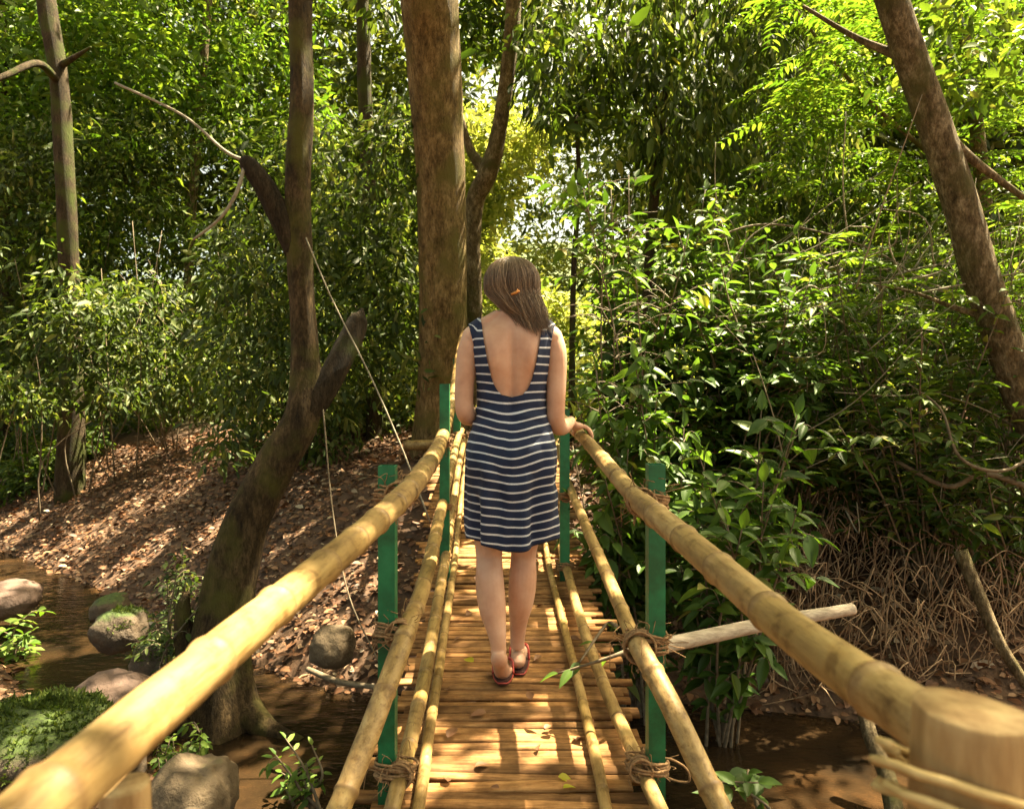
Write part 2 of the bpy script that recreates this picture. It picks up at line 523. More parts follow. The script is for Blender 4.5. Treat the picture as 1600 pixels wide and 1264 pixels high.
# places that the sun reaches through gaps in the crowns: (point, radius)
GAPS = [((-.29, .6, 1.85), .08), ((-.29, .78, 1.85), .085), ((-.29, .46, 1.85), .05), ((-.27, 1.45, 1.85), .04), ((2.2, 4.6, .5), .4), ((3.0, 4.8, .8), .5), ((1.7, 4.4, .4), .3), ((2.6, 4.2, .3), .3),
        ((-.1, 4.5, 1.05), .34), ((.22, 4.35, 1.03), .3), ((-.25, 5.3, 1.3), .3), ((-.12, 3.55, 1.02), .12), ((.3, 3.3, 1.02), .14),
        ((.05, 2.15, 1.02), .1), ((-.22, 1.95, 1.02), .07), ((.25, 2.05, 1.02), .07), ((-.3, 2.6, 1.3), .1),
        ((.18, 2.63, 2.33), .05), ((-7.2, 9.6, 1.8), .9), ((-5.2, 8.8, 1.6), .4), ((-3.9, 5.4, .1), .25), ((-2.75, 3.35, .5), .1), ((-2.7, 4.95, .3), .12),
        ((-1.25, 3.6, .1), .25), ((1.4, 5.2, 3.2), .7), ((2.0, 5.5, 2.9), .5), ((.9, 5.0, 2.5), .4), ((2.6, 5.6, 1.0), .3),
        ((-4.5, 9, 1.0), .5), ((-3, 7.5, .9), .3), ((-4, 7.6, .7), .25), ((-2, 6.4, .8), .2), ((-5.5, 9.5, 3.5), .9), ((-3.5, 9, 4), .7), ((-2.2, 8, 2.6), .5), ((2.2, 6, 2.2), .6), ((3.4, 6.4, 2.6), .8), ((2.4, 5.0, 1.7), .4), ((3.3, 5.4, .9), .4), ((1.3, 4.5, 1.5), .3), ((-.45, 9.2, 4), .5), ((-.7, 7.1, 4.5), .3), ((-1.9, 4.5, 3.6), .15), ((1.6, 4.9, 2.6), .7), ((2.4, 5.4, 2.0), .8), ((3.2, 5.6, 1.6), .7), ((1.2, 4.4, 2.1), .4), ((-6.5, 9.6, 1.5), .35), ((-5.9, 8.7, 1.1), .25), ((3.6, 5.4, 3.2), .7), ((2.8, 5.2, 2.4), .4), ((4.2, 5.6, 2.2), .5), ((-.3, 6.6, 2.2), .25), ((.9, 13.5, 3.5), 2.6), ((.6, 11, 2.2), 1.6), ((0.5, 9, 1.8), .9), ((-6, 11, 2.6), .8),
        ((4.2, 7.4, 5), 1.0), ((5.5, 7.5, 2.9), .9), ((-.8, 8, 3.5), .6)]
GP = np.array([g[0] for g in GAPS]); GR = np.array([g[1] for g in GAPS])
SV = np.array(SUN)
def shades_gap(C, r):
    """True for clump centres that would hide the sun from one of the gaps"""
    C = np.asarray(C, float)
    d = C[:, None, :] - GP[None]
    t = d @ SV
    perp = np.linalg.norm(d - t[..., None] * SV, axis=2)
    return np.any((t > .6) & (perp < GR[None] + np.asarray(r).reshape(-1, 1)), axis=1)

DECK = (GP[:, 2] < 1.4) & (np.abs(GP[:, 0]) < .45) & (GP[:, 1] < 6)
def shades_deck(C):
    d = np.asarray(C, float)[:, None, :] - GP[DECK][None]
    t = d @ SV
    perp = np.linalg.norm(d - t[..., None] * SV, axis=2)
    return np.any((t > .3) & (perp < GR[DECK][None] * .8), axis=1)

def clumps(lv, rng, C, rad, nper, L, W=None, droop=.5, upness=.8, gaps=True, flat=.75):
    C = np.asarray(C, float)
    rad = np.broadcast_to(rad, (len(C),))
    if not len(C): return
    n = len(C) * nper
    u = rng.normal(size=(n, 3)); u /= np.linalg.norm(u, axis=1)[:, None]
    rr = rng.rand(n) ** .5
    P = np.repeat(C, nper, 0) + u * (np.repeat(rad, nper) * rr)[:, None] * np.array([1, 1, flat])
    D = u * np.array([1, 1, .4]) + rng.normal(size=(n, 3)) * .5
    D[:, 2] -= droop
    N = rng.normal(size=(n, 3)) * .6; N[:, 2] += upness
    l = L * np.exp(rng.normal(size=n) * .28)
    if gaps:
        k = np.concatenate([~shades_gap(P[i:i + 20000] + D[i:i + 20000] * L * .3, L * .3) for i in range(0, n, 20000)])
        if k.sum() > 60: P, D, N, l = P[k], D[k], N[k], l[k]
    lv.add(P, D, N, l, l * (.42 if W is None else W))

def px_box(rng, n, x0, x1, y0, y1, Y0, Y1, power=1.0):
    px = x0 + rng.rand(n) * (x1 - x0); py = y0 + rng.rand(n) * (y1 - y0); Y = Y0 + rng.rand(n) ** power * (Y1 - Y0)
    P = np.stack([(px - 800) / F * Y, Y, CZ - (py - HY) / F * Y], -1)
    return P
def above_ground(P, h=.1):
    return P[P[:, 2] > ground_z(P[:, 0], P[:, 1]) + h]
def patchy(P, sc, th, seed=0):
    return P[fbm(P * sc + seed, 3) > th]

# ------------------------------------------------------------------ trees
def trunk_mesh(mb, pts, seed, n=14, sub=7, rough=.1, flute=0.0):
    P = catmull([p[0] for p in pts], sub)
    r = catmull([[p[1]] * 3 for p in pts], sub)[:, 0]
    r = np.maximum(r, .002)
    def disp(i, a):
        q = np.stack([np.cos(a) * 1.3, np.sin(a) * 1.3, np.full_like(a, P[i][2] * 1.6 + P[i][0])], -1) + seed * 3.7
        m = 1 + rough * fbm(q, 3) * 1.6
        if flute: m = m + flute * np.sin(a * 5 + seed + P[i][2] * .8) * np.clip(1.3 - (P[i][2] - P[0][2]), 0, 1)
        return m
    v, f = tube(P, r, n, True, disp)
    mb.add(v, f)
    return P

def pxpts(lst):
    """(px, py, depth, width in px) -> (point, radius)"""
    return [(at(a, b, Y), wd / F * Y / 2) for a, b, Y, wd in lst]

def tree(name, label, trunk, mat, branches=(), crown=None, crown_mat=None, seed=1, n=14, rough=.1, flute=0.0, group=None, kind='mid', cat='tree'):
    t = pxpts(trunk) if len(trunk[0]) == 4 else trunk
    g = float(ground_z(t[0][0][0], t[0][0][1]))
    if t[0][0][2] > g - .02:                    # carry the trunk down to the soil
        d_ = t[0][0] - t[1][0]; d_ = d_ / max(abs(d_[2]), .2) * (t[0][0][2] - g + .12); d_[0] = np.clip(d_[0], -.6, .6); d_[2] = g - .1 - t[0][0][2]
        t = [(t[0][0] + d_ * np.array([1, .3, 1]), t[0][1] * 1.25)] + list(t)
    root = empty(name, t[0][0], label, cat, group)
    mb = MB(); trunk_mesh(mb, t, seed, n, 7, rough, flute)
    tr = mb.build('trunk', mat, root)
    for k, b in enumerate(branches):
        mb = MB(); bp = pxpts(b) if len(b[0]) == 4 else b
        trunk_mesh(mb, bp, seed + k + 5, 9, 6, .08)
        mb.build('branch', mat, root)
    if crown is not None:
        crown.build('crown', crown_mat, root, kind)
    return root

def disc(rng, n, c, rx, ry, rz):
    u = rng.normal(size=(n, 3)); u /= np.linalg.norm(u, axis=1)[:, None]
    return np.asarray(c) + u * (rng.rand(n) ** .4)[:, None] * np.array([rx, ry, rz])

rng = np.random.RandomState(11)

# forked tree with the bent foot on the left bank
cr = Leaves()
clumps(cr, rng, disc(rng, 130, (-1.6, 5.6, 9.0), 3.4, 3.4, 1.5), .55, 26, .17)
clumps(cr, rng, disc(rng, 230, (-.6, 1.6, 7.6), 3.8, 3.6, 1.2), .5, 26, .16)  # unseen leaves added overhead to cut sky light on the near bridge
t1 = tree('forked_tree', 'mossy crooked tree with bent foot and two broken stubs on left bank', [(350, 1150, 4.3, 126), (345, 1060, 4.32, 99), (352, 950, 4.35, 81), (375, 840, 4.38, 71), (425, 735, 4.42, 64), (470, 655, 4.46, 55),
      (478, 580, 4.5, 47), (472, 480, 4.5, 39), (468, 390, 4.5, 40), (465, 280, 4.5, 39), (472, 140, 4.5, 36), (470, 0, 4.55, 36), (466, -260, 4.7, 32), (440, -700, 5.2, 23)],
     M['bark_moss'],
     [[(470, 660, 4.46, 40), (505, 612, 4.5, 42), (532, 562, 4.55, 40), (550, 525, 4.6, 37), (557, 508, 4.62, 33), (561, 497, 4.62, 27), (564, 490, 4.62, 14), (566, 482, 4.62, 4)],
      [(462, 395, 4.5, 34), (440, 345, 4.46, 36), (415, 295, 4.42, 34), (388, 258, 4.4, 28), (378, 250, 4.4, 14)],
      [(440, -700, 5.2, 20), (330, -1000, 5.6, 14), (250, -1250, 6, 8)], [(440, -700, 5.2, 20), (620, -1250, 3.6, 12), (700, -2000, 2.4, 7)],
      [(345, 1090, 4.32, 60), (300, 1040, 4.3, 40), (286, 960, 4.3, 26), (292, 925, 4.3, 10)],
      [(380, 1110, 4.3, 60), (420, 1140, 4.2, 34), (470, 1158, 4.1, 16)], [(330, 1110, 4.3, 50), (270, 1140, 4.25, 30), (235, 1160, 4.2, 14)]],
     cr, M['leaf_mid'], 3, 20, .12, .12)
for c in t1.children:
    if c.name in ('branch', 'branch.001'): c.data.materials[0] = M['bark_stub']

# tall straight tree at the far end of the bridge
cr = Leaves()
clumps(cr, rng, disc(rng, 170, (-.3, 6.4, 10.6), 4.2, 4.0, 1.7), .6, 26, .18)
tree('straight_tree', 'thick straight brown trunk standing at the far end of the bridge', [(690, 745, 7.3, 112), (688, 690, 7.25, 86), (690, 600, 7.2, 76), (692, 480, 7.1, 74), (690, 350, 7.0, 76), (684, 200, 6.9, 80), (677, 80, 6.8, 86), (671, 0, 6.7, 92), (660, -200, 6.6, 96), (650, -700, 6.4, 70), (640, -1100, 6.4, 40)],
     M['bark_brown'], [[(650, -700, 6.4, 50), (430, -1000, 6.6, 30), (250, -1200, 7, 14)], [(645, -800, 6.4, 50), (860, -1050, 6.0, 28), (1010, -1250, 5.6, 12)]],
     cr, M['leaf_mid'], 5, 24, .05, .07)

# thin tree behind it
cr = Leaves()
clumps(cr, rng, patchy(px_box(rng, 430, 690, 900, -120, 90, 8.5, 10.5), .6, -.05), .35, 22, .15, droop=.8)
tree('slender_tree', 'slim pale tree bending up just behind the thick straight trunk', [(738, 640, 9.3, 26), (742, 500, 9.25, 24), (738, 380, 9.2, 26), (742, 315, 9.2, 30), (762, 270, 9.1, 30), (778, 215, 9.1, 26), (792, 120, 9, 24), (803, 0, 8.9, 24), (812, -160, 8.9, 20)],
     M['bark_grey'], [[(742, 310, 9.2, 26), (760, 275, 9.15, 22), (735, 235, 9.2, 14), (720, 180, 9.2, 8)]], cr, M['leaf_mid'], 8)

# leaning tree on the right
cr = Leaves()
clumps(cr, rng, disc(rng, 560, (2.9, 3.4, 8.8), 2.5, 4.2, 1.8), .5, 26, .16)  # crown out of view, placed and thickened to shade the bridge
clumps(cr, rng, px_box(rng, 70, 1400, 1700, -60, 150, 5.2, 7.5), .3, 22, .11, gaps=False)
tree('leaning_tree', 'scaly brown trunk leaning left above the right bank shrubs', [(1760, 980, 4.7, 66), (1690, 830, 4.75, 62), (1640, 715, 4.8, 58), (1592, 600, 4.8, 54), (1556, 500, 4.8, 50), (1528, 420, 4.8, 50), (1500, 320, 4.8, 48), (1462, 200, 4.8, 46), (1425, 95, 4.8, 46), (1392, 0, 4.8, 42), (1340, -180, 4.9, 38), (1280, -600, 5.3, 26), (1260, -900, 5.6, 12)],
     M['bark_grey'], [[(1462, 200, 4.8, 24), (1520, 250, 4.75, 14), (1600, 310, 4.7, 9)], [(1425, 95, 4.8, 18), (1340, 60, 5.0, 9), (1255, 10, 5.2, 5)],
                      [(1556, 500, 4.8, 16), (1490, 480, 4.9, 8), (1420, 455, 5.0, 5), (1330, 440, 5.1, 3)]],
     cr, M['leaf_mid'], 12, 18, .14)

# dim tree at the far left with a bare side branch
cr = Leaves()
clumps(cr, rng, patchy(px_box(rng, 1500, -160, 500, -140, 240, 10.8, 14.8), .6, -.16, 4), .48, 24, .16, droop=.3)
clumps(cr, rng, patchy(px_box(rng, 520, -160, 330, 180, 430, 10.6, 12.9), .8, .06, 9), .38, 18, .13, droop=.3)
tree('mossy_tree', 'dim trunk at far left with a bare branch crossing in front of bright leaves', [(112, 640, 10.0, 36), (110, 480, 9.9, 31), (104, 330, 9.8, 28), (98, 210, 9.8, 27), (90, 110, 9.8, 26), (72, 0, 9.8, 27), (60, -160, 9.8, 23), (40, -400, 10.0, 16)],
     M['bark_dark'], [[(92, 130, 9.8, 14), (60, 100, 9.3, 11), (10, 118, 8.8, 9), (-60, 150, 8.4, 8)], [(92, 105, 9.8, 12), (120, 88, 9.6, 7), (142, 74, 9.4, 3)]],
     cr, M['leaf_bright'], 15)

# drooping dark tree, upper right
cr = Leaves()
C = px_box(rng, 950, 830, 1330, -120, 330, 8.0, 10.8)
px_ = C[:, 0] / C[:, 1] * F + 800; py_ = HY - (C[:, 2] - CZ) / C[:, 1] * F
C = C[(px_ > 980) | (py_ < 185)]
clumps(cr, rng, patchy(C, .7, -.06, 2), .34, 24, .17, .3, droop=1.8, gaps=False)
tree('drooping_tree', 'thin tree with dark drooping leaves above the right shrubs', [(1008, 560, 8.8, 16), (1016, 380, 8.8, 15), (1034, 200, 8.8, 14), (1052, 60, 8.8, 13), (1064, -80, 8.8, 11), (1080, -260, 9, 8)],
     M['bark_dark'], [[(1034, 200, 8.8, 9), (1000, 110, 8.7, 7), (940, 40, 8.6, 4)], [(1052, 60, 8.8, 8), (1130, -20, 8.9, 6), (1230, -60, 9, 4)]], cr, M['leaf_dark'], 18, 9)

# dark tree between the forked and the straight trunk
cr = Leaves()
clumps(cr, rng, patchy(px_box(rng, 560, 480, 660, -120, 420, 8.2, 10.5), .7, -.1, 3), .33, 24, .14, .38, droop=1.0, gaps=False)
tree('shaded_tree', 'dark leafy tree seen between the crooked tree and the thick straight trunk', [(585, 640, 9.4, 26), (580, 420, 9.4, 24), (572, 200, 9.4, 22), (566, 0, 9.4, 20), (560, -200, 9.4, 14)],
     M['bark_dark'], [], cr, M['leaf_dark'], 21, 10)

# right edge tree, bright feathery crown
cr = Leaves()
def frond(lv, rng, base, d, length, nl, leafL):
    d = np.asarray(d, float); d /= np.linalg.norm(d)
    side = np.cross(d, [0, 0, 1.0]); side /= np.linalg.norm(side) + 1e-9
    up = np.cross(side, d)
    for i in range(nl):
        t = (i + .7) / nl
        p = np.asarray(base) + d * length * t - np.array([0, 0, 1]) * length * .35 * t * t
        for s in (-1, 1):
            dd = side * s + d * .45 - np.array([0, 0, .25]) + rng.normal(size=3) * .08
            lv.add(p, dd, up + rng.normal(size=3) * .15, leafL * (1 - .45 * abs(t - .4)), leafL * .3)
for c in px_box(rng, 150, 1200, 1640, -50, 300, 6.0, 8.5):
    for k in range(3):
        a = rng.rand() * 6.28
        frond(cr, rng, c, (math.cos(a), math.sin(a), .1), .5, 8, .14)
tree('feathery_tree', 'thin tree with bright feathery leaflets at the upper right', [(1560, 640, 7.6, 24), (1545, 450, 7.6, 22), (1538, 320, 7.6, 22), (1520, 150, 7.5, 20), (1500, 0, 7.4, 18), (1480, -140, 7.4, 14)],
     M['bark_grey'], [[(1545, 320, 7.6, 12), (1440, 230, 7.4, 8), (1340, 140, 7.2, 6), (1235, 5, 7.0, 4)]], cr, M['leaf_bright'], 24, 9)

# further trunks in the wood behind
for k, (lab, pts) in enumerate([
    ('dark far trunk at the left edge of the wood', [(0, 610, 13, 34), (4, 420, 13, 32), (-2, 200, 13, 30), (-10, -60, 13, 26)]),
    ('straight far trunk to the right of the drooping tree', [(1205, 560, 12.5, 30), (1196, 330, 12.5, 28), (1190, 120, 12.5, 26), (1186, -80, 12.5, 22)]),
    ('thin far sapling right of the head of the woman', [(893, 560, 8.2, 10), (896, 430, 8.2, 9), (905, 300, 8.2, 8), (900, 180, 8.2, 6)]),
    ('pale far trunk between left thicket and crooked tree', [(300, 610, 13.5, 16), (296, 400, 13.5, 15), (310, 200, 13.5, 14), (330, -60, 13.5, 12)])]):
    p = pxpts(pts)
    g = float(ground_z(p[0][0][0], p[0][0][1]))
    p = [(np.array([p[0][0][0], p[0][0][1], g - .1]), p[0][1] * 1.15)] + p[1:]
    cr = Leaves(); top = p[-1][0]
    clumps(cr, rng, disc(rng, 40, top + np.array([0, 0, .4]), 1.1, 1.1, .9), .4, 24, .15)
    tree('forest_tree', lab, p, M['bark_dark'] if k != 3 else M['bark_grey'], [], cr, M['leaf_mid'], 30 + k, 9)

# ------------------------------------------------------------------ background masses
def stuff_leaves(name, label, lv, mat, kind='far'):
    return tag(lv.build(name, mat, None, kind), label, kind='stuff')

lv = Leaves()
C = px_box(rng, 9500, -260, 1860, -160, 640, 14.5, 22)
C = C[C[:, 2] > ground_z(C[:, 0], C[:, 1]) - .3]
cen = np.abs((C[:, 0] / C[:, 1] * F + 800) - 820) < 120
C = C[~(cen & (rng.rand(len(C)) < .75))]
clumps(lv, rng, patchy(C, .35, -.3), .7, 22, .27, droop=.5)
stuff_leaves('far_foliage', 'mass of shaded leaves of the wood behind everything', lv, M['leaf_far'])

lv = Leaves()
C = above_ground(px_box(rng, 3000, 690, 980, 180, 620, 10.5, 16))
C = np.vstack([C, above_ground(px_box(rng, 1900, 700, 1010, 190, 480, 13, 19), -.2)])
G = np.stack([-3.5 + rng.rand(1500) * 9, 9.5 + rng.rand(1500) * 9, np.zeros(1500)], -1); G[:, 2] = ground_z(G[:, 0], G[:, 1]) + rng.rand(1500) ** 2 * .9
clumps(lv, rng, G, .35, 22, .14, droop=-.2, gaps=False)
clumps(lv, rng, patchy(C, .6, -.1, 5), .35, 22, .15, droop=.2)
stuff_leaves('sunlit_undergrowth', 'pale sunlit undergrowth in the clearing beyond the bridge', lv, M['leaf_sunlit'])

lv = Leaves()
C = np.vstack([above_ground(px_box(rng, 700, -100, 400, 330, 640, 8.8, 10.5), .05), above_ground(px_box(rng, 260, -60, 200, 270, 640, 8.6, 9.6), .05), above_ground(px_box(rng, 1500, -100, 400, 170, 640, 10.3, 12.8), .05), above_ground(px_box(rng, 1700, 330, 660, 180, 720, 7.0, 10.5), .05)])
clumps(lv, rng, patchy(C, .6, -.1, 7), .34, 22, .115, .34, droop=.7)
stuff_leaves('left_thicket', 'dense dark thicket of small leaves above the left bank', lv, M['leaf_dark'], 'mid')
mb = MB()
for i in range(70):
    b = px_box(rng, 1, -80, 640, 600, 640, 9.5, 12)[0]
    b[2] = ground_z(b[0], b[1])
    h = 1.2 + rng.rand() * 2.6
    mid = b + np.array([rng.normal() * .2, rng.normal() * .2, h * .5]); top = mid + np.array([rng.normal() * .5, rng.normal() * .4, h * .5])
    v, f = tube(catmull([b, mid, top], 5), np.linspace(.012, .004, 11), 5); mb.add(v, f)
tag(mb.build('thicket_stems', M['twig']), 'thin stems standing in the left thicket', kind='stuff')

lv = Leaves()
C = above_ground(px_box(rng, 2600, 1130, 1720, 300, 790, 5.4, 9.0), .05)
clumps(lv, rng, patchy(C, .7, -.1, 13), .3, 20, .12, .36, droop=.4)
stuff_leaves('right_thicket', 'tangled green undergrowth of the right bank', lv, M['leaf_mid'], 'mid')

lv = Leaves()
C = px_box(rng, 600, -60, 250, 560, 690, 10.5, 12.5)
C[:, 2] = ground_z(C[:, 0], C[:, 1]) + .1 + rng.rand(len(C)) * .5
clumps(lv, rng, patchy(C, .8, 0, 3), .24, 18, .11, droop=.1)
stuff_leaves('low_herbs', 'low light green herbs along the top of the left bank', lv, M['leaf_mid'], 'mid')

mb = MB()
for i in range(420):
    b = px_box(rng, 1, 1120, 1720, 380, 830, 4.8, 7.5)[0]
    if b[2] < ground_z(b[0], b[1]): continue
    d = rng.normal(size=3); d[2] = abs(d[2]) * .9; d /= np.linalg.norm(d)
    ln = .3 + rng.rand() * .9
    P = catmull([b, b + d * ln * .5 + rng.normal(size=3) * .08, b + d * ln + rng.normal(size=3) * .12], 5)
    v, f = tube(P, np.linspace(.006, .002, len(P)) * (.5 + rng.rand()), 5); mb.add(v, f)
tag(mb.build('tangled_twigs', M['vine']), 'tangle of thin pale twigs in the undergrowth of the right bank', kind='stuff')

# leaf litter
lv = Leaves()
n = 120000
X = -10 + rng.rand(n) * 20; Y = 2.2 + rng.rand(n) ** 1.2 * 9.5
d = np.abs(Y - stream_y(X))
keep = (d > .62) & (np.abs(X / Y) < .95)
X, Y = X[keep], Y[keep]; n = len(X)
e = .03
nx = -(ground_z(X + e, Y) - ground_z(X - e, Y)) / (2 * e); ny = -(ground_z(X, Y + e) - ground_z(X, Y - e)) / (2 * e)
N = np.stack([nx, ny, np.ones(n)], -1) + rng.normal(size=(n, 3)) * .45
a = rng.rand(n) * 6.283
D = np.stack([np.cos(a), np.sin(a), rng.normal(size=n) * .25], -1)
L = np.clip(.056 * np.exp(rng.normal(size=n) * .45), .02, .11)
lv.add(np.stack([X, Y, ground_z(X, Y) + .012 + rng.rand(n) * .02], -1), D, N, L, L * .55)
stuff_leaves('leaf_litter', 'dry brown leaf litter covering both banks', lv, M['litter'], 'mid')

# dry stalks and roots hanging on the right bank
mb = MB()
for i in range(1900):
    x = 1.5 + rng.rand() * 4.2; y = 4.5 + rng.rand() * 2.4
    if y - stream_y(x) < .6: continue
    b = np.array([x, y, float(ground_z(x, y))])
    h = .15 + rng.rand() * .5
    t = b + np.array([rng.normal() * .15, rng.normal() * .1 - .1, h])
    m_ = (b + t) / 2 + rng.normal(size=3) * .05
    v, f = tube(catmull([b, m_, t, t + np.array([rng.normal() * .1, -.1, -.08])], 3), .003 + rng.rand() * .002, 4); mb.add(v, f)
tag(mb.build('dry_stalks', M['dry']), 'thin dry brown stalks on the right bank', kind='stuff')

# ------------------------------------------------------------------ shrubs with readable leaves
def shrub(name, label, base, stems, leafL, ratio, mat, seed, spread=.5, step=.06, group=None, twigs=True, cat='shrub', kind='near', droop=.45):
    """stems: list of tip points; leaves alternate along them and along short side twigs"""
    r = np.random.RandomState(seed)
    root = empty(name, base, label, cat, group)
    mb = MB(); lv = Leaves()
    for tip in stems:
        tip = np.asarray(tip, float); b = np.asarray(base, float) + r.normal(size=3) * np.array([.06, .06, 0])
        ln = np.linalg.norm(tip - b)
        m1 = b * .55 + tip * .45 + np.array([r.normal() * .07, r.normal() * .07, ln * .12])
        P = catmull([b, m1, tip], 8)
        v, f = tube(P, np.linspace(.009, .0025, len(P)) * (1 + leafL * 2), 6); mb.add(v, f)
        paths = [P[3:]]
        if twigs:
            for q in range(int(ln / .16)):
                i = r.randint(5, len(P) - 1)
                dd = r.normal(size=3); dd[2] = abs(dd[2]) * .3; dd /= np.linalg.norm(dd)
                e_ = P[i] + dd * spread * (.4 + r.rand() * .8)
                tw = catmull([P[i], (P[i] + e_) / 2 + np.array([0, 0, .04]), e_], 4)
                v, f = tube(tw, np.linspace(.004, .0015, len(tw)), 4); mb.add(v, f)
                paths.append(tw)
        for T in paths:
            seg = np.linalg.norm(np.diff(T, axis=0), axis=1); s = np.concatenate([[0], np.cumsum(seg)])
            k = 0; pos = .03
            while pos < s[-1]:
                p = np.array([np.interp(pos, s, T[:, c]) for c in range(3)])
                tg = T[min(len(T) - 1, np.searchsorted(s, pos))] - T[max(0, np.searchsorted(s, pos) - 1)]
                tg = tg / (np.linalg.norm(tg) + 1e-9)
                sd_ = np.cross(tg, [0, 0, 1.0]); sd_ /= np.linalg.norm(sd_) + 1e-9
                dd = sd_ * (1 if k % 2 else -1) + tg * .6 + r.normal(size=3) * .35; dd[2] -= droop * r.rand() * 1.6
                L_ = leafL * (.6 + r.rand() * .7)
                lv.add(p, dd, np.array([0, -.15, 1]) + r.normal(size=3) * .35, L_, L_ * ratio * (.85 + r.rand() * .3))
                pos += step * (.7 + r.rand() * .6); k += 1
            dd = T[-1] - T[-2]
            lv.add(T[-1], dd, np.array([0, -.1, 1]) + r.normal(size=3) * .2, leafL * .9, leafL * .9 * ratio)
    mb.build('stem', M['twig'], root)
    if lv.count() > 400:
        A_ = [np.concatenate(q) for q in (lv.P, lv.D, lv.N, lv.L, lv.W)]
        k_ = ~shades_deck(A_[0]); lv = Leaves(); lv.add(*[q[k_] for q in A_])
    lv.build('foliage', mat, root, kind)
    return root

def gpt(x, y, dz=-.05): return np.array([x, y, float(ground_z(x, y)) + dz])
def fan(seed, n, x0, x1, y0, y1, Y0, Y1):
    return px_box(np.random.RandomState(seed), n, x0, x1, y0, y1, Y0, Y1)

shrub('broadleaf_shrub', 'tall broad-leaved shrub rising right of the woman behind the right handrail', gpt(.95, 5.2), fan(1, 24, 910, 1150, 260, 620, 4.6, 5.8), .135, .42, M['leaf_broad'], 1, .36, .055)
shrub('broadleaf_shrub', 'broad-leaved shrub with arching twigs spreading over the right thicket', gpt(1.9, 5.4), fan(2, 22, 1050, 1400, 330, 620, 4.6, 6.0), .12, .4, M['leaf_broad'], 2, .45, .07)
shrub('broadleaf_shrub', 'broad-leaved bush hanging down beside the right green post', gpt(.85, 4.4), fan(3, 20, 890, 1090, 520, 790, 3.8, 4.8), .13, .42, M['leaf_broad'], 3, .28, .06, droop=.9)
shrub('broadleaf_shrub', 'dense broad-leaved shrub filling the bank between the right post and the thicket', gpt(1.6, 5.1), fan(21, 30, 930, 1300, 400, 760, 4.7, 5.8), .11, .42, M['leaf_broad'], 21, .38, .05)
shrub('low_bush', 'low bush with long leaves right of the nearer right post', gpt(1.25, 4.1), fan(4, 12, 1050, 1250, 640, 830, 3.5, 4.4), .15, .4, M['leaf_broad'], 4, .3, .09, droop=.5)
shrub('wispy_shrub', 'loose thin-leaved shrub under the leaning trunk', gpt(3.1, 5.2), fan(5, 20, 1250, 1640, 400, 740, 4.4, 5.8), .11, .36, M['leaf_mid'], 5, .45, .06)
shrub('wispy_shrub', 'loose shrub with pale twigs at the right edge of the bank', gpt(3.7, 5.0), fan(6, 14, 1430, 1680, 560, 800, 4.3, 5.2), .11, .36, M['leaf_mid'], 6, .4, .07)
shrub('seedling', 'small bright green seedling at the bottom right beside the stream', at(1165, 1275, 2.9), [at(1150, 1225, 2.9), at(1185, 1222, 2.85), at(1168, 1210, 2.95)], .11, .5, M['leaf_broad'], 7, .1, .03, cat='plant', twigs=False)
shrub('fern_clump', 'dark green leafy clump growing at the foot of the crooked tree', gpt(-2.25, 4.55, 0), fan(8, 12, 240, 325, 850, 970, 4.2, 4.7), .055, .5, M['leaf_dark'], 8, .2, .035, cat='plant', kind='mid')
shrub('stream_plant', 'bright green plant growing in the stream left of the bridge', at(490, 1260, 3.35), fan(9, 9, 430, 545, 1150, 1235, 3.2, 3.5), .06, .5, M['leaf_bright'], 9, .12, .03, cat='plant', kind='mid')
shrub('stream_plant', 'yellow green plant at the left edge beside the stream', gpt(-4.0, 5.35, 0), fan(10, 10, -20, 70, 965, 1040, 5.0, 5.6), .1, .5, M['leaf_bright'], 10, .2, .04, cat='plant', kind='mid')
shrub('stream_plant', 'moss green tuft on the stones in front of the crooked tree', gpt(-1.75, 3.75, 0), fan(12, 9, 240, 320, 1140, 1200, 3.4, 3.8), .05, .5, M['leaf_bright'], 12, .12, .025, cat='plant', kind='mid')
def feathery_shrub(label, base, box, seed, nf, mat):
    r = np.random.RandomState(seed)
    root = empty('feathery_shrub', base, label, 'shrub')
    mb = MB(); lv = Leaves()
    for tip in px_box(r, nf, *box):
        b = np.asarray(base) + r.normal(size=3) * np.array([.1, .1, 0])
        P = catmull([b, b * .5 + tip * .5 + np.array([0, 0, .2]), tip], 7)
        v, f = tube(P, np.linspace(.009, .003, len(P)), 5); mb.add(v, f)
        for k in range(5):
            a = r.rand() * 6.28
            frond(lv, r, P[-1 - (k % 5)], (math.cos(a), math.sin(a) * .8 - .2, .25 + r.normal() * .2), .42 * (.7 + r.rand() * .6), 9, .1)
    mb.build('stem', M['twig'], root); lv.build('foliage', mat, root, 'mid')
feathery_shrub('feathery bright green shrub under the middle of the leaning trunk', gpt(3.0, 5.6), (1250, 1560, 360, 640, 4.8, 5.8), 1, 22, M['leaf_bright'])
feathery_shrub('feathery green shrub right of the leaning trunk at the picture edge', gpt(4.1, 5.4), (1500, 1680, 300, 620, 4.9, 5.8), 2, 14, M['leaf_bright'])
feathery_shrub('feathery shrub low on the right bank above the brown stalks', gpt(2.2, 5.6), (1130, 1420, 560, 760, 4.9, 5.9), 3, 16, M['leaf_mid'])
# a twig that leans over the right side of the deck
root = shrub('overhanging_twig', 'thin leafy twig leaning over the right edge of the deck', at(985, 985, 2.4), [at(905, 1035, 2.3), at(872, 1052, 2.25)], .085, .4, M['leaf_broad'], 13, .1, .12, twigs=False, cat='twig')
# one yellow leaf on the shrub
ly = Leaves(); ly.add(at(1095, 462, 4.55), (.3, -.2, -.6), (.2, -1, .3), .1, .07)
tag(ly.build('yellow_leaf', M['leaf_yellow'], None, 'near'), 'single yellow leaf hanging in the broad-leaved shrub on the right', 'leaf')

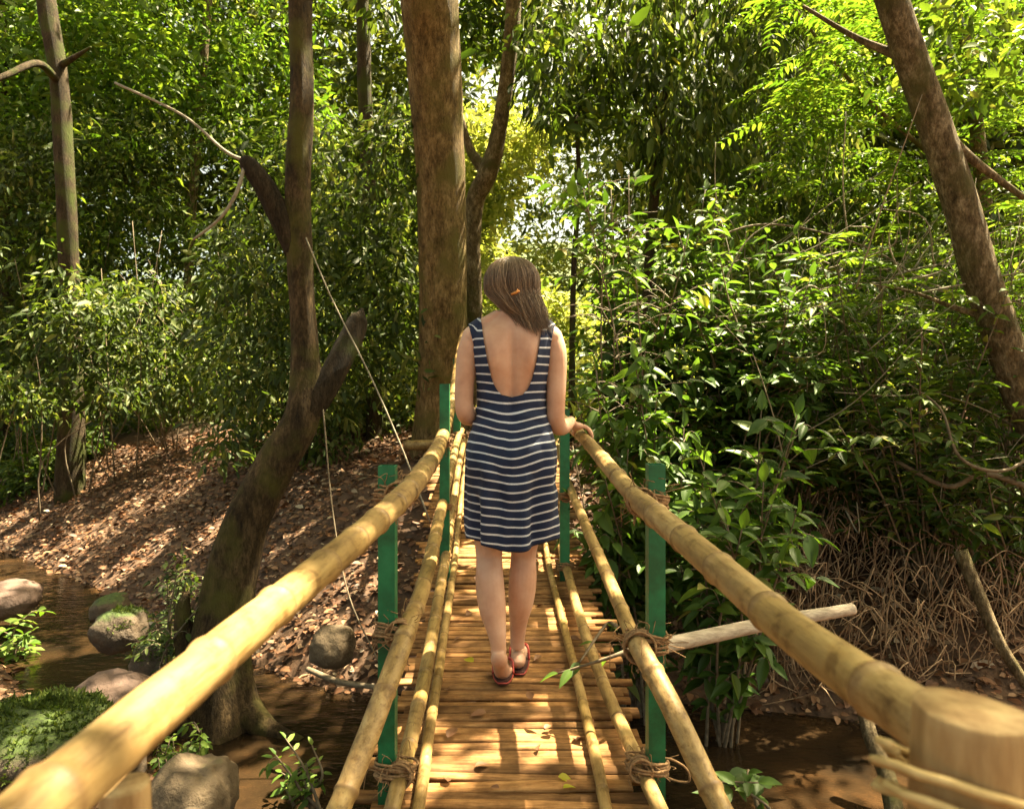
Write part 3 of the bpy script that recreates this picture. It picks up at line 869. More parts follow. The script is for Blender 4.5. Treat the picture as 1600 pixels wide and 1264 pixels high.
# vines and fallen branches
def stick(name, label, cat, pts, mat, seed, group=None, n=8):
    mb = MB(); trunk_mesh(mb, pxpts(pts), seed, n, 6, .08)
    return tag(mb.build(name, mat), label, cat, group)
stick('vine', 'thin straight vine running from the crooked tree down to the bridge', 'vine', [(478, 372, 4.4, 2.2), (520, 470, 4.3, 2.2), (580, 590, 4.2, 2.4), (632, 710, 4.1, 2.6), (672, 815, 4.0, 2.8)], M['vine'], 1)
stick('vine', 'curved vine hanging from the upper stub of the crooked tree', 'vine', [(384, 252, 4.4, 6), (370, 300, 4.3, 6), (345, 340, 4.3, 5), (302, 375, 4.3, 4)], M['vine'], 2)
stick('vine', 'thin vine reaching up left from the stub of the crooked tree', 'vine', [(384, 252, 4.4, 6), (350, 235, 4.5, 5), (285, 180, 4.7, 4), (180, 130, 5, 4)], M['vine'], 3)
stick('vine', 'slack vine hanging low left of the nearer left post', 'vine', [(505, 640, 4.0, 2.2), (520, 800, 3.8, 2.2), (545, 930, 3.6, 2.4), (595, 1040, 3.4, 2.5)], M['twig'], 4)
stick('fallen_branch', 'bare branch lying aslant at the lower right edge', 'branch', [(1500, 860, 4.3, 22), (1530, 930, 4.2, 20), (1565, 1010, 4.1, 18), (1625, 1100, 4.0, 15)], M['bark_grey'], 5)
stick('fallen_branch', 'thin bare branch crossing the right thicket', 'branch', [(1640, 775, 4.6, 9), (1540, 740, 4.7, 10), (1480, 760, 4.75, 8), (1400, 720, 4.9, 6)], M['twig'], 6)
stick('fallen_branch', 'pale bent twig above the leaf litter of the right bank', 'branch', [(1640, 690, 4.6, 4), (1570, 735, 4.5, 5), (1500, 715, 4.5, 5), (1470, 640, 4.6, 4), (1420, 600, 4.7, 2)], M['twig'], 7)
stick('fallen_branch', 'dead branch arching over the shrub tops on the right', 'branch', [(1080, 390, 5.6, 3), (1180, 352, 5.6, 3.5), (1290, 365, 5.6, 3), (1400, 410, 5.5, 2.5), (1480, 480, 5.4, 2)], M['twig'], 8)
stick('fallen_branch', 'crooked root like branch standing by the right stream edge', 'branch', [(1345, 1090, 3.6, 20), (1360, 1150, 3.5, 24), (1385, 1210, 3.4, 28), (1400, 1280, 3.3, 30)], M['bark_grey'], 9)
stick('fallen_branch', 'thin root lying on the left bank below the handrail', 'branch', [(480, 1045, 3.9, 8), (530, 1065, 3.8, 9), (590, 1075, 3.7, 8), (640, 1100, 3.6, 6)], M['twig'], 10)

# ------------------------------------------------------------------ rocks
M['moss_blade'] = mat_leaf('moss_blade', [(0, (.03, .05, .008)), (.5, (.075, .12, .014)), (1, (.14, .17, .03))], rough=.8, trans=.3)
def rock(label, px, py, Y, sx, sy, sz, mat, seed, name='rock', moss=0):
    c = at(px, py, Y)
    u = np.linspace(0, 2 * math.pi, 40, endpoint=False); vv = np.linspace(0, math.pi, 22)
    V = []
    for b in vv:
        for a in u:
            V.append((math.sin(b) * math.cos(a), math.sin(b) * math.sin(a), math.cos(b)))
    V = np.array(V)
    V = np.sign(V) * np.abs(V) ** .85
    m = 1 + .3 * fbm(V * 1.1 + seed * 5.3, 4) + .1 * fbm(V * 4 + seed, 3)
    V = V * m[:, None] * np.array([sx, sy, sz])
    f = []
    for i in range(21):
        for j in range(40):
            k = (j + 1) % 40
            f.append((i * 40 + j, (i + 1) * 40 + j, (i + 1) * 40 + k, i * 40 + k))
    mb = MB(); mb.add(V + c, f)
    o = mb.build(name, mat)
    if moss:
        r = np.random.RandomState(seed + 50); q = V / np.array([sx, sy, sz])
        ok = np.where((V[:, 2] > .35 * sz))[0]
        n_ = moss; i_ = ok[r.randint(0, len(ok), n_)]; j_ = np.clip(i_ + r.choice([-40, -1, 1, 40], n_), 0, len(V) - 1)
        t = r.rand(n_, 1); B = V[i_] * (1 - t) + V[j_] * t
        keep = fbm(B * 6 + seed, 3) > -.08; B = B[keep]
        up = B / np.array([sx, sy, sz]) ** 2; up /= np.linalg.norm(up, axis=1)[:, None]
        lv = Leaves(); ln = .016 * np.exp(r.normal(size=len(B)) * .4)
        lv.add(B + c, up + r.normal(size=B.shape) * .7, r.normal(size=B.shape), ln, ln * .3)
        lv.build('moss', M['moss_blade'], o, 'far')
    return tag(o, label, 'rock')
rock('large boulder with a bright green mossy top at the lower left', 75, 1190, 3.35, .46, .4, .29, M['rock_moss'], 1, moss=16000)
rock('pale bare rock behind the large mossy boulder', 170, 1110, 3.75, .22, .25, .2, M['rock_pink'], 2)
rock('tan rounded rock at the bottom below the left handrail', 305, 1245, 3.1, .17, .2, .16, M['rock_tan'], 3)
rock('small bright mossy rock in the stream', 185, 985, 5.0, .16, .18, .15, M['rock_moss'], 4, moss=3500)
rock('pointed pale mossy rock at the edge of the leaf litter', 172, 955, 5.4, .13, .15, .12, M['rock_moss'], 5)
rock('dark mossy rock left of the foot of the crooked tree', 255, 1035, 4.6, .16, .2, .2, M['rock_moss'], 6, moss=2500)
rock('flat pinkish rock at the left edge of the stream', 5, 935, 5.9, .26, .3, .13, M['rock_pink'], 7)
rock('small dark stone on the left bank by the crooked tree', 520, 1010, 4.3, .14, .15, .12, M['rock_tan'], 10)

# ------------------------------------------------------------------ bridge
def deck_z(Y): return CZ + np.interp(Y, [-2, 0, 4.0, 4.6, 5.3, 6.0, 6.7, 7.4], [-1.085, -1.085, -1.085, -1.03, -.86, -.64, -.47, -.44])
def deck_x(Y): return -.17 * np.clip((Y - 2.4) / 4.2, 0, 1.2) ** 1.4
bridge = empty('bamboo_footbridge', (0, 2.5, float(deck_z(2.5))), 'narrow bamboo footbridge with lashed bamboo handrails on green posts', 'bridge')

def build_deck():
    r = np.random.RandomState(5); mb = MB()
    y = -.6
    while y < 7.0:
        wd = .032 + r.rand() * .028
        z = float(deck_z(y)); x = float(deck_x(y))
        sl = (float(deck_z(y + .1)) - z) / .1
        hw = .385 + .05 * np.clip(y - 1.8, -.4, 4); half_l = hw + r.normal() * .03; half_r = hw + r.normal() * .03
        nx = 9; prof = 7
        xs = np.linspace(-half_l, half_r, nx)
        V = []; f = []
        wob = r.normal(size=3) * .004; lift = r.normal() * .003
        tilt = r.normal() * .01; th = .0022 + r.rand() * .002
        for i, q in enumerate(xs):
            yy = y + wob[0] * math.sin(q * 6 + wob[1] * 900) + tilt * q
            zz = z + lift + wob[2] * math.cos(q * 5 + wob[0] * 700)
            for k in range(prof):
                s = k / (prof - 1) * 2 - 1
                V.append((x + q, yy + s * wd / 2, zz + th * (1 - s * s) + sl * s * wd / 2))
            V.append((x + q, yy + wd / 2, zz - .012)); V.append((x + q, yy - wd / 2, zz - .012))
        n = prof + 2
        for i in range(nx - 1):
            for k in range(n):
                kk = (k + 1) % n
                f.append((i * n + k, i * n + kk, (i + 1) * n + kk, (i + 1) * n + k))
        f.append(tuple(range(n))); f.append(tuple((nx - 1) * n + k for k in reversed(range(n))))
        mb.add(V, f)
        y += wd + .0015 + r.rand() ** 4 * .011
    return mb.build('deck', M['deck'], bridge)
build_deck()
# two bearers under the slats
for s in (-.3, .3):
    ys = np.linspace(-.6, 6.9, 40)
    P = np.stack([deck_x(ys) + s, ys, deck_z(ys) - .055], -1)
    mb = MB(); v, f = tube(P, .035, 10); mb.add(v, f, node=np.zeros(len(v)), tone=np.ones(len(v)))
    mb.build('bearer', M['bamboo'], bridge)

def bamboo(name, pts, rad, seed, node=.27, parent=bridge, n=16, tone=0.0):
    """pts: 3-D points; rad: one radius per point; swollen rings every `node` metres"""
    r = np.random.RandomState(seed)
    P = catmull(pts, 14); rr = catmull([[a] * 3 for a in rad], 14)[:, 0]
    seg = np.linalg.norm(np.diff(P, axis=0), axis=1); s = np.concatenate([[0], np.cumsum(seg)])
    nodes = []; q = r.rand() * node
    while q < s[-1]:
        nodes.append(q); q += node * (.8 + r.rand() * .4)
    S = sorted(set(np.concatenate([np.linspace(0, s[-1], max(8, int(s[-1] / .05)))] + [np.array([-.016, -.009, -.004, 0, .004, .009, .016]) + k for k in nodes])))
    S = np.array([x for x in S if 0 <= x <= s[-1]])
    kp = [0]
    for i in range(1, len(S)):
        if S[i] - S[kp[-1]] > .0012: kp.append(i)
    S = S[kp]
    Q = np.stack([np.interp(S, s, P[:, c]) for c in range(3)], -1)
    base = np.interp(S, s, rr)
    dn = np.min(np.abs(S[:, None] - np.array(nodes)[None]), axis=1) if nodes else np.ones(len(S))
    scale = base / .025
    swell = 1 + .11 * np.exp(-(dn / (.007)) ** 2) - .03 * np.exp(-((dn - .013) / .006) ** 2)
    # slight bend at every node
    jit = np.cumsum(r.normal(size=(len(S), 3)) * .0003, axis=0); jit -= np.linspace(0, 1, len(S))[:, None] * jit[-1]
    v, f = tube(Q + jit, base * swell, n, True)
    mask = np.where(dn < .0032, .85, 0.0) + np.where((dn >= .0032) & (dn < .0062), .45, 0) + np.where((dn >= .0062) & (dn < .014), .15, 0)
    seg_id = np.searchsorted(np.array(nodes), S)
    tn = (np.sin(seg_id * 12.9898 + seed) * 43758.5453) % 1.0
    node_a = np.concatenate([np.repeat(mask, n), [0.4, 0.4]]); tone_a = np.concatenate([np.repeat(tn * .8 + tone, n), [0.5, .5]])
    mb = MB(); mb.add(v, f, node=node_a, tone=np.clip(tone_a, 0, 1))
    return mb.build(name, M['bamboo'], parent)

# handrails: (px, py, depth)
def PP(l): return [at(a, b, c) for a, b, c in l]
bamboo('handrail', PP([(-130, 1425, .335), (60, 1262, .415), (200, 1142, .51), (350, 1015, .68), (480, 908, .93), (570, 830, 1.27), (640, 764, 1.78), (660, 742, 2.15)]), [.022, .022, .0225, .023, .0235, .025, .028, .027], 1, .21, n=24)
bamboo('handrail', PP([(612, 792, 1.55), (640, 762, 1.8), (664, 733, 2.4), (684, 702, 3.4), (696, 668, 4.3), (707, 622, 5.2), (714, 570, 6.0), (720, 535, 6.6), (724, 520, 6.9)]), [.02, .025, .033, .036, .036, .034, .03, .028, .026], 2, .3, n=18)
bamboo('handrail', PP([(1530, 1205, .445), (1490, 1168, .47), (1450, 1132, .5), (1330, 1050, .63), (1220, 968, .8), (1100, 868, 1.15), (1010, 792, 1.72), (990, 776, 1.95)]), [.022, .022, .0225, .023, .023, .025, .029, .029], 3, .24, n=24)
bamboo('handrail', PP([(1022, 803, 1.6), (985, 768, 1.9), (940, 716, 2.45), (912, 684, 2.85), (880, 655, 3.6), (858, 632, 4.6), (842, 600, 5.8), (838, 575, 6.6)]), [.02, .025, .026, .0245, .026, .028, .026, .024], 4, .26, n=18)
# middle rails
bamboo('rail', PP([(395, 1560, 1.15), (530, 1262, 1.42), (600, 1085, 1.62), (636, 985, 1.8), (642, 965, 1.9)]), [.024, .025, .026, .026, .025], 5, .26)
bamboo('rail', PP([(628, 1000, 1.75), (660, 920, 2.25), (678, 850, 3.0), (692, 788, 4.0), (706, 725, 5.0), (716, 685, 6.0), (722, 672, 6.6)]), [.024, .026, .029, .03, .03, .028, .026], 6, .3)
bamboo('rail', PP([(1270, 1540, 1.2), (1125, 1262, 1.46), (1050, 1105, 1.64), (998, 1010, 1.8), (992, 1000, 1.85)]), [.025, .026, .027, .027, .026], 7, .3)
bamboo('rail', PP([(992, 1003, 1.84), (950, 900, 2.4), (918, 825, 3.1), (896, 772, 3.9), (880, 728, 4.8), (868, 680, 5.8), (858, 640, 6.6)]), [.021, .022, .023, .023, .023, .022, .02], 8, .27)
# lower rails
bamboo('rail', PP([(560, 1490, 1.5), (612, 1262, 1.72), (640, 1160, 2.0), (668, 1030, 2.6), (685, 930, 3.3), (697, 860, 4.1), (708, 790, 5.0), (718, 720, 6.0), (724, 695, 6.6)]), [.02, .021, .023, .025, .026, .027, .027, .026, .024], 9, .28, tone=.1)
bamboo('rail', PP([(1105, 1420, 1.5), (1030, 1262, 1.72), (985, 1165, 2.0), (940, 1062, 2.5), (908, 970, 3.1), (885, 890, 4.0), (868, 820, 5.0), (856, 745, 6.0)]), [.02, .0205, .021, .022, .023, .024, .024, .022], 10, .27, tone=.1)
# poles lying along the edges of the deck
def on_deck(l, r_): return [np.array([(a - 800) / F * Y, Y, float(deck_z(Y)) + .012 + r_]) for a, Y in l]
bamboo('edge_pole', on_deck([(628, 1.45), (655, 1.78), (672, 2.2), (688, 2.8), (702, 3.6), (712, 4.5), (720, 5.3), (727, 6.0), (733, 6.7)], .017), [.016, .017, .018, .019, .02, .02, .02, .02, .02], 11, .27, tone=.1)
bamboo('edge_pole', on_deck([(968, 1.5), (945, 1.78), (918, 2.2), (892, 2.8), (872, 3.5), (856, 4.3), (846, 5.2), (838, 6.2)], .017), [.016, .017, .0175, .018, .018, .018, .018, .017], 12, .27, tone=.2)

def loops(mb, c, axis, a, b, n, seed, spread, rr=.0035):
    """n rope turns round an axis; a, b half axes of the turn"""
    r = np.random.RandomState(seed)
    ax = np.asarray(axis, float); ax /= np.linalg.norm(ax)
    u = np.cross(ax, [0, 1, .2]); u /= np.linalg.norm(u); v_ = np.cross(ax, u)
    t = np.linspace(0, 2 * math.pi * n, 18 * n)
    off = np.interp(t, [0, t[-1]], [-spread, spread]) + np.convolve(r.normal(size=len(t)), np.ones(9) / 9, 'same') * spread * .5
    wob = 1 + np.convolve(r.normal(size=len(t)), np.ones(11) / 11, 'same') * .16
    P = np.asarray(c) + (np.cos(t) * a * wob)[:, None] * u + (np.sin(t) * b * wob)[:, None] * v_ + off[:, None] * ax
    v, f = tube(P, rr, 6); mb.add(v, f)
def fibres(mb, c, n, seed, size):
    r = np.random.RandomState(seed)
    for i in range(n):
        d = r.normal(size=3); d /= np.linalg.norm(d)
        p = np.asarray(c) + d * np.array([1, 1, .6]) * size * .7
        q = p + r.normal(size=3) * size * .5; q2 = q + r.normal(size=3) * size * .4 - np.array([0, 0, size * .2])
        v, f = tube(catmull([p, q, q2], 3), .0011, 4); mb.add(v, f)

def green_post(px, top, bot, Y, wd, lash, seed):
    """square steel post; lash: list of (px, py, rail direction)"""
    a = at(px, top, Y); b = at(px, bot, Y)
    s = wd / F * Y
    mb = MB()
    # hollow square section: outer walls, inner walls at the mouth
    o = s / 2; i_ = o - .004
    z0, z1 = b[2], a[2]
    V = []; f = []
    for (h, z) in ((o, z0), (o, z1), (i_, z1), (i_, z1 - .08)):
        V += [(a[0] - h, Y - h, z), (a[0] + h, Y - h, z), (a[0] + h, Y + h, z), (a[0] - h, Y + h, z)]
    for lev in range(3):
        for k in range(4):
            kk = (k + 1) % 4
            f.append((lev * 4 + k, lev * 4 + kk, lev * 4 + 4 + kk, lev * 4 + 4 + k))
    f.append((12, 13, 14, 15)); f.append((3, 2, 1, 0))
    mb.add(V, f)
    po = mb.build('post', M['green_paint'], bridge, smooth=False)
    for k, (lx, ly, ax, sz) in enumerate(lash):
        c = at(lx, ly, Y); pc = np.array([a[0], Y, c[2]])
        lm = MB(); md = (c + pc) / 2; hw = abs(c[0] - pc[0]) / 2 + s * .5 + .012
        loops(lm, c - np.array([0, .03, 0]), ax, .036 * sz, .036 * sz, 5, seed + k, .016 * sz)
        loops(lm, pc, (0, 0, 1), s * .72, s * .72, 4, seed + k + 20, .02 * sz)
        loops(lm, md, (.15, .25, 1), hw, s * .95, 5, seed + k + 40, .022 * sz)
        fibres(lm, md, int(70 * sz), seed + k, .055 * sz)
        lm.build('lashing', M['rope'], po)
    return po
rd = (0.05, 1, .05)
green_post(606, 727, 1420, 1.83, 26, [(626, 772, (-.1, 1, .0), 1.0), (628, 985, rd, 1.0), (628, 1200, rd, .9)], 1)
green_post(1024, 725, 1420, 1.85, 26, [(1000, 782, (.1, 1, 0), 1.0), (996, 1003, rd, 1.15), (998, 1192, rd, .8)], 2)
green_post(695, 600, 1010, 4.05, 15, [(694, 690, rd, 1.0), (692, 790, rd, .8)], 3)
green_post(882, 640, 1010, 4.05, 15, [(884, 775, rd, .8), (884, 885, rd, .7)], 4)
green_post(714, 560, 830, 6.3, 11, [(715, 600, rd, .9), (718, 680, rd, .8)], 5)
green_post(850, 560, 830, 6.3, 11, [(846, 595, rd, .9)], 6)
# dangling rope tail under the right lower lashing
mb = MB(); P = catmull(PP([(1020, 1190, 1.85), (1045, 1185, 1.84), (1072, 1200, 1.84), (1076, 1220, 1.85), (1052, 1218, 1.86), (1030, 1205, 1.86)]), 8)
v, f = tube(P, .0032, 6); mb.add(v, f); mb.build('rope_tail', M['rope'], bridge)
# cut stick lashed to the right post
mb = MB(); trunk_mesh(mb, pxpts([(1020, 1012, 1.9, 24), (1100, 995, 1.98, 23), (1220, 970, 2.08, 21), (1300, 957, 2.15, 19), (1332, 951, 2.18, 18)]), 4, 14, 8, .05)
mb.build('brace_stick', M['stick'], bridge)
# thick cut posts at the near end, with cord
def end_post(px, py, Y, rad, seed, mat, tilt, cord=True):
    c = at(px, py, Y); r = np.random.RandomState(seed)
    zb = CZ - 1.2
    P = np.array([[c[0] + tilt * (c[2] - z), Y, z] for z in np.concatenate([np.linspace(zb, c[2] - .02, 24), [c[2] - .008, c[2] - .002, c[2]]])])
    rr = np.full(len(P), rad); rr[-1] = rad * .97; rr[-2] = rad * .995
    v, f = tube(P, rr, 28, True, lambda i, a: 1 + .03 * np.sin(3 * a + seed) + .02 * np.sin(a * 7 + P[i][2] * 20))
    mb = MB(); mb.add(v, f); po = mb.build('end_post', mat, bridge)
    if cord:
        lm = MB()
        for k, (dz, sp) in enumerate(((-.045, .012), (-.06, .02))):
            loops(lm, P[-1] + np.array([-.012, 0, dz]), (.35, .25, 1), rad * 1.32, rad * 1.15, 2, seed + k, sp, .0028)
        lm.build('cord', M['cord'], po)
    return po
end_post(1518, 1108, .41, .0315, 1, M['stump'], -.05)
end_post(196, 1225, .6, .02, 2, M['stump'], .03, False)
# cross pole on the far bank behind the left rail
bamboo('cross_pole', PP([(632, 696, 6.9), (700, 694, 6.85), (745, 692, 6.8)]), [.05, .05, .05], 21, .4)

# fallen leaves on the deck: each a thing of its own
lf = Leaves(); lf.add((0, 0, 0), (1, 0, 0), (0, 0, 1), .05, .028)
proto = lf.build('fallen_leaf', M['litter'], None, 'near')
lf = Leaves(); lf.add((0, 0, 0), (1, 0, 0), (0, 0, 1), .055, .034)
proto_g = lf.build('fallen_leaf', M['leaf_yellow'], None, 'near')
lf_spots = [(700, 1230), (742, 1205), (860, 1140), (872, 1222), (830, 1100), (760, 1120), (880, 1060), (845, 1030), (740, 1040), (905, 1005), (700, 1085), (880, 990), (735, 960), (850, 950), (870, 905), (745, 905),
            (880, 1240), (700, 1160), (925, 1130), (660, 1015), (720, 1000), (900, 1165), (760, 1060), (840, 1180), (780, 1240)]
rl = np.random.RandomState(3)
for k, (a, b) in enumerate(lf_spots):
    Y = 1.085 * F / (b - HY)
    src = proto_g if k in (3, 8, 16) else proto
    o = src if (k == 0 or k == 3) else src.copy()
    if k not in (0, 3): COL.objects.link(o)
    o.location = ((a - 800) / F * Y, Y, float(deck_z(Y)) + .016)
    o.rotation_euler = (rl.normal() * .2, rl.normal() * .2, rl.rand() * 6.28)
    s = .6 + rl.rand() * .7; o.scale = (s, s, s)
    if k in (3, 8, 16):
        tag(o, 'small yellow green fallen leaf lying on the bamboo deck', 'leaf', 'yellow leaves fallen on the deck')
    else:
        tag(o, 'small dry brown fallen leaf lying on the bamboo deck', 'leaf', 'brown leaves fallen on the deck')

# ------------------------------------------------------------------ the woman
WX, WY = 0.0, 2.63
WZ = float(deck_z(WY)) + .012
woman = empty('person', (WX, WY, WZ), 'woman in a navy striped dress walking away over the bridge, right hand on the rail', 'person')

def mat_skin():
    m, n, b, out = new_mat('skin')
    f = noise_tex(n, 9, 4, .6)
    n.links.new(ramp(n, f, [(.3, (.45, .235, .15)), (.5, (.55, .32, .215)), (.7, (.62, .39, .28))]), b.inputs['Base Color'])
    b.inputs['Roughness'].default_value = .48
    b.inputs['Specular IOR Level'].default_value = .35
    b.inputs['Subsurface Weight'].default_value = .12
    b.inputs['Subsurface Radius'].default_value = (.012, .005, .003)
    g = noise_tex(n, 260, 2, .5)
    bump(n, b, g, .08, .001)
    return m
M['skin'] = mat_skin()

H_ = np.array([.70, .76, .82, .88, .94, 1.00, 1.04, 1.09, 1.14, 1.19, 1.24, 1.28, 1.31, 1.335, 1.355, 1.375, 1.40])
W_ = np.array([.14, .158, .166, .164, .148, .128, .122, .124, .131, .141, .150, .153, .150, .132, .100, .066, .050])
D_ = np.array([.095, .108, .114, .112, .1, .09, .087, .09, .096, .101, .1, .093, .083, .070, .058, .052, .050])
C_ = np.array([.0, -.004, -.01, -.008, .0, .006, .01, .01, .008, .004, .0, -.004, -.006, -.006, -.004, 0, .004])
hf = np.linspace(.70, 1.40, 141)
def sm(a):
    y = np.interp(hf, H_, a); k = np.ones(9) / 9
    return np.convolve(np.pad(y, 4, mode='edge'), k, 'valid')
W_s, D_s, C_s = sm(W_), sm(D_), sm(C_)
EXP = 2.35
def torso(th, h, off=0.0):
    """th: 0 at +x, pi/2 at +y (front), -pi/2 at the back"""
    W = np.interp(h, hf, W_s) + off; D = np.interp(h, hf, D_s) + off; c = np.interp(h, hf, C_s)
    ct, st = np.cos(th), np.sin(th)
    x = W * np.sign(ct) * np.abs(ct) ** (2 / EXP); y = D * np.sign(st) * np.abs(st) ** (2 / EXP)
    # spine furrow and shoulder blades on the back
    back = np.where(st < 0, 1.0, 0.0)
    sp = .017 * np.exp(-(x / .016) ** 2) * np.clip((h - .92) / .1, 0, 1) * np.clip((1.36 - h) / .06, 0, 1)
    bl = .016 * np.exp(-((np.abs(x) - .072) / .03) ** 2) * np.exp(-((h - 1.215) / .06) ** 2)
    y = y + back * (sp - bl)
    return np.stack([x, y + c, h + 0 * x], -1)

def build_body():
    bm = MB()
    def closed(rings):
        n = len(rings[0]); K = len(rings)
        V = np.concatenate(rings + [rings[0].mean(0)[None], rings[-1].mean(0)[None]])
        f = []
        for i in range(K - 1):
            for j in range(n):
                k = (j + 1) % n
                f.append((i * n + j, i * n + k, (i + 1) * n + k, (i + 1) * n + j))
        for j in range(n):
            k = (j + 1) % n
            f.append((K * n, k, j)); f.append((K * n + 1, (K - 1) * n + j, (K - 1) * n + k))
        bm.add(V, f)
    th = np.linspace(0, 2 * math.pi, 72, endpoint=False)
    closed([torso(th, h) for h in np.linspace(.71, 1.40, 90)])
    def limb(pts, rad, n=20, sub=6, flat=1.0):
        P = catmull(pts, sub); r = catmull([[a] * 3 for a in rad], sub)[:, 0]
        v, f = tube(P, r, n, True, None, flat); bm.add(v, f)
    def ball(c, r):
        b = np.linspace(0, math.pi, 14); a = np.linspace(0, 2 * math.pi, 20, endpoint=False)
        r = np.broadcast_to(r, (3,))
        closed([np.asarray(c) + np.stack([np.sin(q + 1e-4) * np.cos(a) * r[0], np.sin(q + 1e-4) * np.sin(a) * r[1], np.cos(q) * r[2] + 0 * a], -1) for q in b[::-1]])
    # neck and head
    limb([(0, .0, 1.33), (0, .004, 1.38), (0, .012, 1.43), (0, .02, 1.47)], [.056, .05, .048, .05])
    ball((0, .03, 1.505), (.072, .09, .1)); ball((0, .065, 1.455), (.052, .058, .062)); ball((0, .1, 1.418), (.024, .024, .022))
    limb([(0, .115, 1.515), (0, .128, 1.487), (0, .134, 1.473)], [.008, .011, .013]); ball((0, .122, 1.47), (.017, .012, .008))
    ball((0, .112, 1.442), (.024, .012, .006)); ball((0, .113, 1.432), (.02, .012, .006))
    for s in (-1, 1):
        ball((s * .03, .105, 1.518), (.022, .014, .007)); ball((s * .03, .103, 1.503), (.014, .012, .009)); ball((s * .042, .09, 1.47), (.026, .022, .02))
        ball((s * .076, .025, 1.492), (.009, .02, .032))
        # shoulder cap and slope of the neck
        ball((s * .148, -.004, 1.302), (.044, .05, .046))
        limb([(s * .04, -.004, 1.385), (s * .09, -.006, 1.352), (s * .14, -.005, 1.322)], [.03, .034, .034])
        # breasts
        ball((s * .07, .085, 1.19), (.052, .04, .05))
    # left arm: elbow at the side, forearm reaching forward in front of the body
    limb([(-.148, -.004, 1.31), (-.168, -.01, 1.24), (-.180, -.015, 1.14), (-.184, -.018, 1.06), (-.180, -.012, 1.015), (-.168, .03, .995), (-.14, .11, 1.0), (-.1, .2, 1.02), (-.085, .235, 1.03)],
         [.042, .043, .038, .036, .035, .035, .034, .025, .023])
    # right arm: elbow, then out to the rail
    limb([(.150, -.004, 1.31), (.166, -.006, 1.24), (.170, -.008, 1.14), (.168, -.008, 1.04), (.168, .0, .985), (.182, .04, .958), (.205, .095, .955), (.232, .165, .966), (.246, .192, .973)],
         [.042, .044, .039, .036, .036, .035, .033, .024, .022])
    # right hand on the rail (rail centre about x .285, y .22, z .92)
    rx, ry, rz = RAIL
    limb([(.244, .188, .973), (.258, .203, rz + .047), (rx - .012, .216, rz + .042)], [.02, .027, .027], 16, 5, .62)
    for k, (dy, ln, r_) in enumerate(((.036, .95, .0082), (.014, 1.05, .0085), (-.008, 1.0, .0082), (-.029, .82, .0072))):
        y0 = ry + dy
        limb([(rx - .016, .214 + dy * .7, rz + .042), (rx + .01, y0, rz + .041), (rx + .03 * ln, y0 + .003, rz + .026), (rx + .038, y0 + .004, rz + .002), (rx + .029, y0 + .004, rz - .02 * ln)],
             [r_ * 1.12, r_ * 1.1, r_ * 1.03, r_ * .98, r_ * .85], 12, 5)
    limb([(.252, .205, rz + .045), (rx - .03, .24, rz + .03), (rx - .034, .268, rz + .014), (rx - .031, .29, rz + .004)], [.013, .011, .0095, .0085], 12, 5)
    # left hand, loosely curled in front of the waist
    limb([(-.088, .23, 1.03), (-.075, .265, 1.036), (-.062, .295, 1.032)], [.02, .027, .024], 16, 5, .6)
    for k, (dz, ln, r_) in enumerate(((.03, .9, .008), (.01, 1.0, .0083), (-.01, .95, .008), (-.029, .78, .007))):
        b = np.array([-.06, .298, 1.032 + dz])
        limb([b + (-.012, -.02, -dz * .3), b, b + (.018, .022 * ln, -.003), b + (.042 * ln, .022 * ln, -.006), b + (.052 * ln, .004, -.007)], [r_ * 1.1, r_ * 1.1, r_, r_ * .95, r_ * .85], 12, 5)
    limb([(-.083, .25, 1.052), (-.06, .268, 1.075), (-.035, .29, 1.078), (-.018, .3, 1.07)], [.013, .011, .0095, .0085], 12, 5)
    # legs
    limb([(-.078, -.004, .80), (-.084, -.004, .70), (-.088, -.006, .58), (-.088, -.010, .49), (-.087, -.02, .44), (-.083, -.055, .36), (-.072, -.095, .285), (-.056, -.125, .21), (-.05, -.135, .165), (-.049, -.137, .14)],
         [.088, .083, .066, .053, .05, .054, .05, .035, .029, .029])
    limb([(.078, .0, .80), (.07, .012, .70), (.058, .03, .58), (.048, .04, .49), (.045, .043, .44), (.042, .03, .36), (.035, .03, .28), (.026, .05, .19), (.022, .064, .12), (.022, .07, .085)],
         [.088, .083, .066, .053, .05, .054, .05, .035, .029, .029])
    # left foot: heel raised, weight on the ball
    limb([(-.049, -.152, .15), (-.047, -.150, .125), (-.044, -.118, .095), (-.04, -.075, .055), (-.036, -.035, .03), (-.033, .0, .022)], [.022, .031, .029, .03, .03, .024], 18, 5)
    for k in range(5):
        x0 = -.033 + (.024 - k * .0125) ; ln = [.03, .028, .024, .02, .015][k]
        r_ = [.0105, .008, .0075, .007, .0065][k]
        limb([(x0 * .9 - .003, -.03, .03), (x0, .0, .024), (x0, ln, .021)], [r_ * 1.2, r_ * 1.1, r_], 10, 4)
    # right foot: flat
    limb([(.022, .035, .05), (.023, .04, .042), (.026, .09, .044), (.03, .15, .034), (.034, .2, .028)], [.022, .03, .03, .032, .026], 18, 5)
    ball((.022, .045, .04), (.03, .034, .026))
    for k in range(5):
        x0 = .034 + (-.026 + k * .013); ln = [.05, .047, .042, .036, .028][k]
        r_ = [.0105, .008, .0075, .007, .0065][k]
        limb([(x0, .17, .03), (x0, .2, .027), (x0, .2 + ln * .7, .024)], [r_ * 1.2, r_ * 1.1, r_], 10, 4)
    tmp = bm.build('body_tmp', M['skin'])
    md = tmp.modifiers.new('r', 'REMESH'); md.mode = 'VOXEL'; md.voxel_size = .0034; md.use_smooth_shade = True
    ms = tmp.modifiers.new('s', 'SMOOTH'); ms.factor = .5; ms.iterations = 7
    dg = bpy.context.evaluated_depsgraph_get()
    me = bpy.data.meshes.new_from_object(tmp.evaluated_get(dg))
